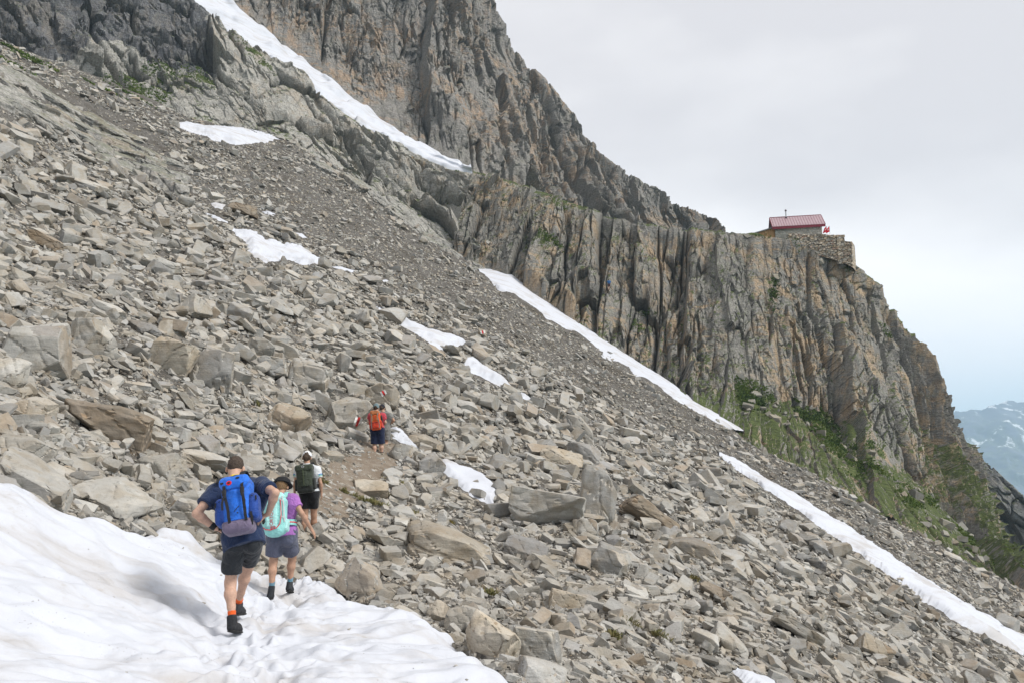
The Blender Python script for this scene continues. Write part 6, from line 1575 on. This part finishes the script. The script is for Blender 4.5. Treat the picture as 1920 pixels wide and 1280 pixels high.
# boarded lean-to at its left end
A0 = F0 - e1 * 4.3 + e2 * .35
def lean(x): return 2.15 - (-x) * .26
v = [F0 + e2 * .35 + e1 * x + e2 * y + e3 * z for x, y, z in [(-4.4, 0, -2), (-.02, 0, -1.5), (-.02, 0, lean(0)), (-4.4, 0, lean(-4.4)), (-4.4, 3.4, -2), (-.02, 3.4, -1.5), (-.02, 3.4, lean(0)), (-4.4, 3.4, lean(-4.4))]]
f = [(0, 1, 2, 3), (5, 4, 7, 6), (4, 0, 3, 7), (1, 5, 6, 2), (3, 2, 6, 7), (0, 4, 5, 1)]
an = link('annex', poly_mesh('annex', np.array(v), f, hb), M_LARCH, hut); an['label'] = 'boarded wooden lean-to'
v = [F0 + e2 * .35 + e1 * x + e2 * y + e3 * z for x, y in [(-4.65, -.25), (-.03, -.25), (-.03, 3.6), (-4.65, 3.6)] for z in (lean(x) + .004, lean(x) + .16)]
f = [(0, 2, 3, 1), (2, 4, 5, 3), (4, 6, 7, 5), (6, 0, 1, 7), (1, 3, 5, 7), (0, 6, 4, 2)]
link('annex_roof', poly_mesh('annex_roof', np.array(v), f, hb), M_GREYROOF, an)
# dry stone terrace walls under the hut
def stone_wall(label, a, b, top_a, top_b, bot, thick, batter, seed):
    """wall from a to b (plan), every stone standing out a little"""
    L = np.linalg.norm((b - a)[:2]); ns, nt_ = int(L / .07) + 2, int(5.5 / .07)
    ax = unit([b[0] - a[0], b[1] - a[1], 0]); out = np.array([ax[1], -ax[0], 0])
    s = np.linspace(0, L, ns)[None]; t = np.linspace(0, 1, nt_)[:, None]
    zt_ = top_a + (top_b - top_a) * s / L; zb = bot[0] + (bot[1] - bot[0]) * s / L
    Z = zb + (zt_ - zb) * t
    bo, bx, by, e = facets(s / .55 + .15 * vnoise(np.stack([s + 0 * t, Z], -1) / .7, seed), Z / .36 + .15 * vnoise(np.stack([s + 0 * t, Z], -1) / .7, seed + 1), seed)
    h = .10 * bo + .12 * by - .16 * np.exp(-(e / .12) ** 2) + (zt_ - Z) * batter
    Vf = a[None, None] * np.array([1, 1, 0]) + ax * s[..., None] + out * h[..., None] + e3 * (Z + .05 * vnoise(np.stack([s + 0 * t, 0 * Z], -1) / .5, 4) * (t > .97))[..., None]
    tp = Vf[-1] - out * thick; bk = tp.copy(); bk[:, 2] = Vf[0][:, 2]
    V = np.concatenate([Vf, tp[None], bk[None]])
    # end caps
    F = grid_faces(nt_ + 2, ns); me_v = V.reshape(-1, 3)
    c0 = [tuple(range(0, (nt_ + 2) * ns, ns))]; c1 = [tuple(range(ns - 1, (nt_ + 2) * ns, ns))[::-1]]
    me = bpy.data.meshes.new('stone_wall'); me.from_pydata([tuple(q) for q in me_v], [], [tuple(q) for q in F] + c0 + c1); me.update()
    tag(link('stone_wall', me, M_DRYWALL), label, 'stone wall', 'terrace walls of the hut')
wa = P(1478, 440, 126.2); wb = P(1583, 442, 123.6)
stone_wall('long dry stone terrace wall in front of the hut', wa, wb, wa[2] + .15, wb[2] + .1, (wa[2] - 2.2, wb[2] - 4.6), 1.2, .05, 5)
wc_ = wb + np.array([1.4, 9, 0]); stone_wall('short return of the terrace wall hidden at the hut corner', wb, wc_, wb[2] + .1, wb[2] + .1, (wb[2] - 4.6, wb[2] - 4.6), 1.2, .05, 6)
wd = P(1580, 453, 123.9); we = P(1597, 453, 123.2)
stone_wall('lower reddish dry stone wall at the right end of the terrace', wd, we, wd[2], we[2], (wd[2] - 3.6, we[2] - 4.4), 3, .16, 7)

# flags
M_POLE = plain('flag_pole_metal', (.55, .55, .56), .4); M_FLAG = plain('red_flag_cloth', (.60, .012, .03), .8, .1, 6); M_WHITE = plain('white_flag_cloth', (.75, .75, .75), .8)
def flag(px, d, label, lean_):
    b = P(px, 441, d); h = 1.55
    r = empty('flag', tuple(b)); tag(r, label, 'flag', 'red flags beside the hut')
    V, F = merge([tube(b, b + e3 * h + e1 * lean_, .03, .022, 8)]); link('pole', poly_mesh('pole', V, F, b), M_POLE, r)
    nu, nv = 14, 18; u = np.linspace(0, 1, nu)[None]; v = np.linspace(0, 1, nv)[:, None]
    X = -.02 - u * (.34 + .30 * v); Z = h - .05 - v * .95 - u * .38 * (1 - .3 * v); Y = .10 * np.sin(u * 7 + v * 3) * u
    C = b + e1 * (X + lean_ * (1 - v * .6))[..., None] + e3 * (Z + 0 * u)[..., None] + e2 * (Y)[..., None]
    me = np_mesh('cloth', C.reshape(-1, 3) - b, grid_faces(nv, nu)); c_ = link('cloth', me, M_FLAG, r)
    i = [(6, 12, 5, 8), (8, 10, 3, 10)]
    for r0, r1, q0, q1 in i:
        sub = (C[r0:r1, q0:q1] - e2 * .012).reshape(-1, 3) - b; link('cross', np_mesh('cross', sub, grid_faces(r1 - r0, q1 - q0)), M_WHITE, c_)
flag(1556, 125.2, 'red flag with white cross on the right pole by the terrace', 0.02)
flag(1551, 126.0, 'red flag on the left pole between the hut and the other flag', -.03)

# ------------------------------------------------------------------ tiny climbers on the cliff path
def on_cliff(px, py):
    qx, qy = project(CLIFF_V); i = np.argmin((qx - px) ** 2 + (qy - py) ** 2); return CLIFF_V.reshape(-1, 3)[i]
def climber(px, py, label, shirt_c, short_c):
    b = on_cliff(px, py); u = unit(b); u[2] = 0; b = b - u * .45 
    z = np.array([0, 0, 1.]); x = np.array([1., 0, 0]); y = np.array([0, 1., 0])
    q = lambda X, Y, Z: b + x * X + y * Y + z * Z
    J = dict(head=q(0, .08, 1.58), neck=q(0, .04, 1.43), shL=q(-.19, 0, 1.36), shR=q(.19, 0, 1.36), chest=q(0, 0, 1.25), pelvis=q(0, 0, .93), hipL=q(-.09, 0, .88), hipR=q(.09, 0, .88),
             elL=q(-.26, .1, 1.12), wrL=q(-.2, .32, 1.2), elR=q(.28, .05, 1.1), wrR=q(.24, .3, 1.25), knL=q(-.1, .12, .5), anL=q(-.1, .05, .09), heL=q(-.1, -.02, 0), toL=q(-.1, .24, 0), knR=q(.1, .22, .62), anR=q(.1, .2, .3), heR=q(.1, .13, .2), toR=q(.1, .38, .2))
    p = Person(J, label, dict(w=1, leg=1, arm=1, neck=1, head=1), b, .028)
    p.hfwd = y; p.J['headup'] = z
    p.body(M_SKIN, (None, None), (.5, .5)); p.shirt(cloth('climber_shirt', shirt_c), .02, .9, .02, .005); p.shorts(cloth('climber_trousers', short_c), .9, .03, .01, .005); p.hair(M_HAIR, -.03, .01)
    S = p.new(.028); S.box(b + z * 1.2 - y * .2, (.15, .11, .24), np.eye(3), .06, 0); link('daypack', S.mesh('daypack', p.base, 1), cloth('climber_pack', shirt_c), p.root)
climber(1142, 545, 'tiny climber in blue halfway up the columned cliff', (.03, .12, .30), (.10, .05, .05))
# ------------------------------------------------------------------ grass and low shrubs on ledges and the ramp below the cliff
def leaf_mat(name, a, b):
    k = NT(name); g = k.n('ShaderNodeNewGeometry'); c = k.mix(g.outputs['Random Per Island'], a, b)
    c = k.mix(k.rng(k.noise(g.outputs['Position'], .35, 3), .4, .65), c, k.mix(1, c, (1.25, 1.12, .8), 'MULTIPLY'))
    k.b.inputs['Transmission Weight'].default_value = 0
    return k.fin(c, .8)
M_GRASS = leaf_mat('alpine_grass', (.055, .10, .018), (.12, .17, .038)); M_SHRUB = leaf_mat('alpine_rose_leaves', (.028, .055, .012), (.065, .10, .022)); M_DRY = leaf_mat('dry_grass', (.12, .13, .04), (.24, .2, .09))
def tufts(name, pts, nrm, h, blades, wdt, mat, rsx, droop=.5, spread=.5):
    n = len(pts); N_ = n * blades
    b = np.repeat(pts, blades, 0) + rsx.normal(0, 1, (N_, 3)) * np.array([.5, .5, .15]) * np.repeat(h, blades)[:, None] * spread
    up = np.repeat(nrm, blades, 0) * .4 + np.array([0, 0, .8]) + rsx.normal(0, droop, (N_, 3)); up /= np.linalg.norm(up, axis=1, keepdims=True)
    sd = np.cross(up, rsx.normal(0, 1, (N_, 3))); sd /= np.linalg.norm(sd, axis=1, keepdims=True)
    H = (np.repeat(h, blades) * rsx.uniform(.6, 1.2, N_))[:, None]; W = H * wdt
    v = np.stack([b - sd * W, b + sd * W, b + up * H * .6 + sd * W * .9, b + up * H - np.array([0, 0, .12]) * H, b + up * H * .6 - sd * W * .9], 1).reshape(-1, 3)
    i = np.arange(N_)[:, None] * 5
    return link(name, np_mesh(name, v, [np.concatenate([i, i + 1, i + 2, i + 4], 1), np.concatenate([i + 4, i + 2, i + 3], 1)], False), mat)
rg = np.random.RandomState(5)
cv = CLIFF_V.reshape(-1, 3); vv = CLIFF_VEG.reshape(-1); pn = grid_normals(CLIFF_V).reshape(-1, 3); pn *= -np.sign((pn * cv).sum(1, keepdims=True)); cpx, cpy = project(cv)
dens = np.clip(vv + .45 * fbm(cv / 2.5, 3, 3) - .35, 0, 1) * np.clip(pn[:, 2] * 1.6 + .1, .02, 1)
pr = dens / dens.sum()
dens *= sstep(.48, .66, .5 + 1.0 * fbm(cv / 3.0, 4, 21)); pr = dens / dens.sum()
ix = rg.choice(len(cv), 5200, p=pr); pts = cv[ix] + rg.normal(0, .12, (len(ix), 3))
o = tufts('grass', pts, pn[ix], rg.uniform(.10, .26, len(ix)), 10, .16, M_GRASS, rg); o['kind'] = 'stuff'
ov = OUT_V.reshape(-1, 3); on = grid_normals(OUT_V).reshape(-1, 3); on *= -np.sign((on * ov).sum(1, keepdims=True)); od = OUT_VEG.reshape(-1) * sstep(.3, .5, .5 + .8 * fbm(ov / 4, 3, 4)) * np.clip(on[:, 2] * 1.3 + .15, .05, 1)
ix = rg.choice(len(ov), 2600, p=od / od.sum()); o = tufts('grass', ov[ix], on[ix], rg.uniform(.12, .3, len(ix)), 12, .16, M_GRASS, rg); o['kind'] = 'stuff'
SHRUB_PX = [[(1480, 740), (1530, 750), (1580, 800), (1640, 850), (1665, 890), (1610, 880), (1560, 830), (1500, 790)], [(1375, 715), (1425, 730), (1440, 770), (1390, 760)], [(1446, 520), (1462, 515), (1452, 590), (1444, 590)], [(1185, 570), (1250, 590), (1200, 595)]]
d2 = np.zeros(len(cv))
for sp in SHRUB_PX: d2 = np.maximum(d2, sstep(-4, 12, sdist(cpx, cpy, sp)))
d2 *= sstep(.45, .7, .5 + 1.2 * fbm(cv / 1.7, 4, 9)); ix = rg.choice(len(cv), 1500, p=d2 / d2.sum()); pts = cv[ix]
o = tufts('shrub', pts, pn[ix], rg.uniform(.16, .36, len(ix)), 14, .18, M_SHRUB, rg, .9, .8); o['kind'] = 'stuff'
# stones that rolled onto the grassy foot of the cliff
pm = (cpx > 1370) & (cpx < 1930) & (vv > .25); iq = np.nonzero(pm)[0]; ix = rg.choice(iq, 150); sz = .35 + 1.1 * rg.rand(150) ** 2
o = scatter('rubble', SMALL, cv[ix] + pn[ix] * (sz * .1)[:, None], sz, frames(150, np.full(150, .35), rg, pn[ix]), np.ones((150, 3)), M_ROCK, rg, False); o['kind'] = 'stuff'; o.color = (.72, .72, .68, 1)
# a few tufts between the stones
gp = [(705, 948), (735, 935), (760, 962), (840, 985), (925, 1120), (1290, 1085), (1180, 1175), (600, 905), (480, 760), (1150, 1200), (735, 905), (655, 930), (1240, 1200), (690, 945), (560, 810)]
gd = hit([a for a, b in gp], [b for a, b in gp]); bp = []
for (a, b), d in zip(gp, gd):
    for q in range(14): bp.append(P(a + rg.normal(0, 9), b + rg.normal(0, 4), d))
bp = np.array(bp); bp[:, 2] = zt(bp[:, 0], bp[:, 1]) + .05
o = tufts('grass', bp, znormal(bp[:, 0], bp[:, 1]), rg.uniform(.06, .15, len(bp)), 14, .07, M_DRY, rg, .6, .5); o['kind'] = 'stuff'
ga = [(200, 160), (240, 165), (290, 172), (330, 150), (380, 155), (350, 172), (40, 90), (20, 80), (70, 108), (10, 105)]
gd = hit([a for a, b in ga], [b + 12 for a, b in ga]); bp = []
for (a, b), d in zip(ga, gd):
    if np.isfinite(d):
        for q in range(90): bp.append(P(a + rg.normal(0, 22), b + 12 + rg.normal(0, 8), d))
if bp:
    bp = np.array(bp); bp[:, 2] = zt(bp[:, 0], bp[:, 1]) + .1
    o = tufts('grass', bp, znormal(bp[:, 0], bp[:, 1]), rg.uniform(.25, .5, len(bp)), 8, .14, M_GRASS, rg); o['kind'] = 'stuff'

# ------------------------------------------------------------------ painted trail marks on stones
M_PW = plain('white_trail_paint', (.74, .73, .70), .8, .15, 25); M_PR = plain('red_trail_paint', (.55, .04, .04), .8, .25, 25)
dgr = bpy.context.evaluated_depsgraph_get(); dgr.update()
def paint(o, px, py, wpx, hpx, ang):
    """three stripes laid onto the stone's real surface"""
    from mathutils.bvhtree import BVHTree
    vs = [o.matrix_world @ v.co for v in o.data.vertices]; T = BVHTree.FromPolygons(vs, [tuple(p.vertices) for p in o.data.polygons])
    inv = o.matrix_world.inverted(); ca, sa = math.cos(math.radians(ang)), math.sin(math.radians(ang))
    for k, (x0, x1, mat) in enumerate(((-.5, -.19, M_PW), (-.17, .17, M_PR), (.19, .5, M_PW))):
        n = 9; V = []; okk = True
        for j in range(n):
            for i in range(n):
                a = (x0 + (x1 - x0) * i / (n - 1)) * wpx; b = ((j / (n - 1) - .5)) * hpx * (1 + .10 * math.sin(i * 2.1 + k))
                r = Vector(ray(px + a * ca - b * sa, py + a * sa + b * ca)).normalized()
                h_, nr_, _, _ = T.ray_cast(Vector((0, 0, 0)), r)
                if h_ is None: okk = False; V.append((0, 0, 0)); continue
                V.append(tuple(inv @ (h_ - r * .015)))
        F = [f for f in grid_faces(n, n).tolist() if all(V[q] != (0, 0, 0) for q in f)]
        if F:
            me = bpy.data.meshes.new('trail_mark'); me.from_pydata(V, [], F); me.update(); link('trail_mark', me, mat, o)
bpy.context.view_layer.update()
for o, px, py, ref in BOULDERS:
    if ref == 'the marked brown boulder': paint(o, 719, 736, 11, 9, -30)
    if ref == 'the leaning painted slab': paint(o, 671, 790, 14, 18, 20)
    if ref == 'the marked pointed stone': paint(o, 905, 623, 9, 6, -15)
# ------------------------------------------------------------------ mountain air
hz = bpy.data.materials.new('mountain_air'); hz.use_nodes = True; t_ = hz.node_tree; t_.nodes.clear()
ho = t_.nodes.new('ShaderNodeOutputMaterial'); pv = t_.nodes.new('ShaderNodeVolumePrincipled')
pv.inputs['Color'].default_value = (.60, .82, 1.0, 1); pv.inputs['Density'].default_value = .00019; pv.inputs['Anisotropy'].default_value = 0.0
t_.links.new(pv.outputs[0], ho.inputs['Volume'])
X0, X1, Y0, Y1, Z0, Z1 = -9200, 9200, -9200, 9200, -902, 480
hv = np.array([(x, y, z) for z in (Z0, Z1) for y in (Y0, Y1) for x in (X0, X1)], float)
o = link('haze', np_mesh('haze', hv, np.array([(0, 2, 3, 1), (4, 5, 7, 6), (0, 1, 5, 4), (2, 6, 7, 3), (0, 4, 6, 2), (1, 3, 7, 5)]), False), hz); o['kind'] = 'stuff'
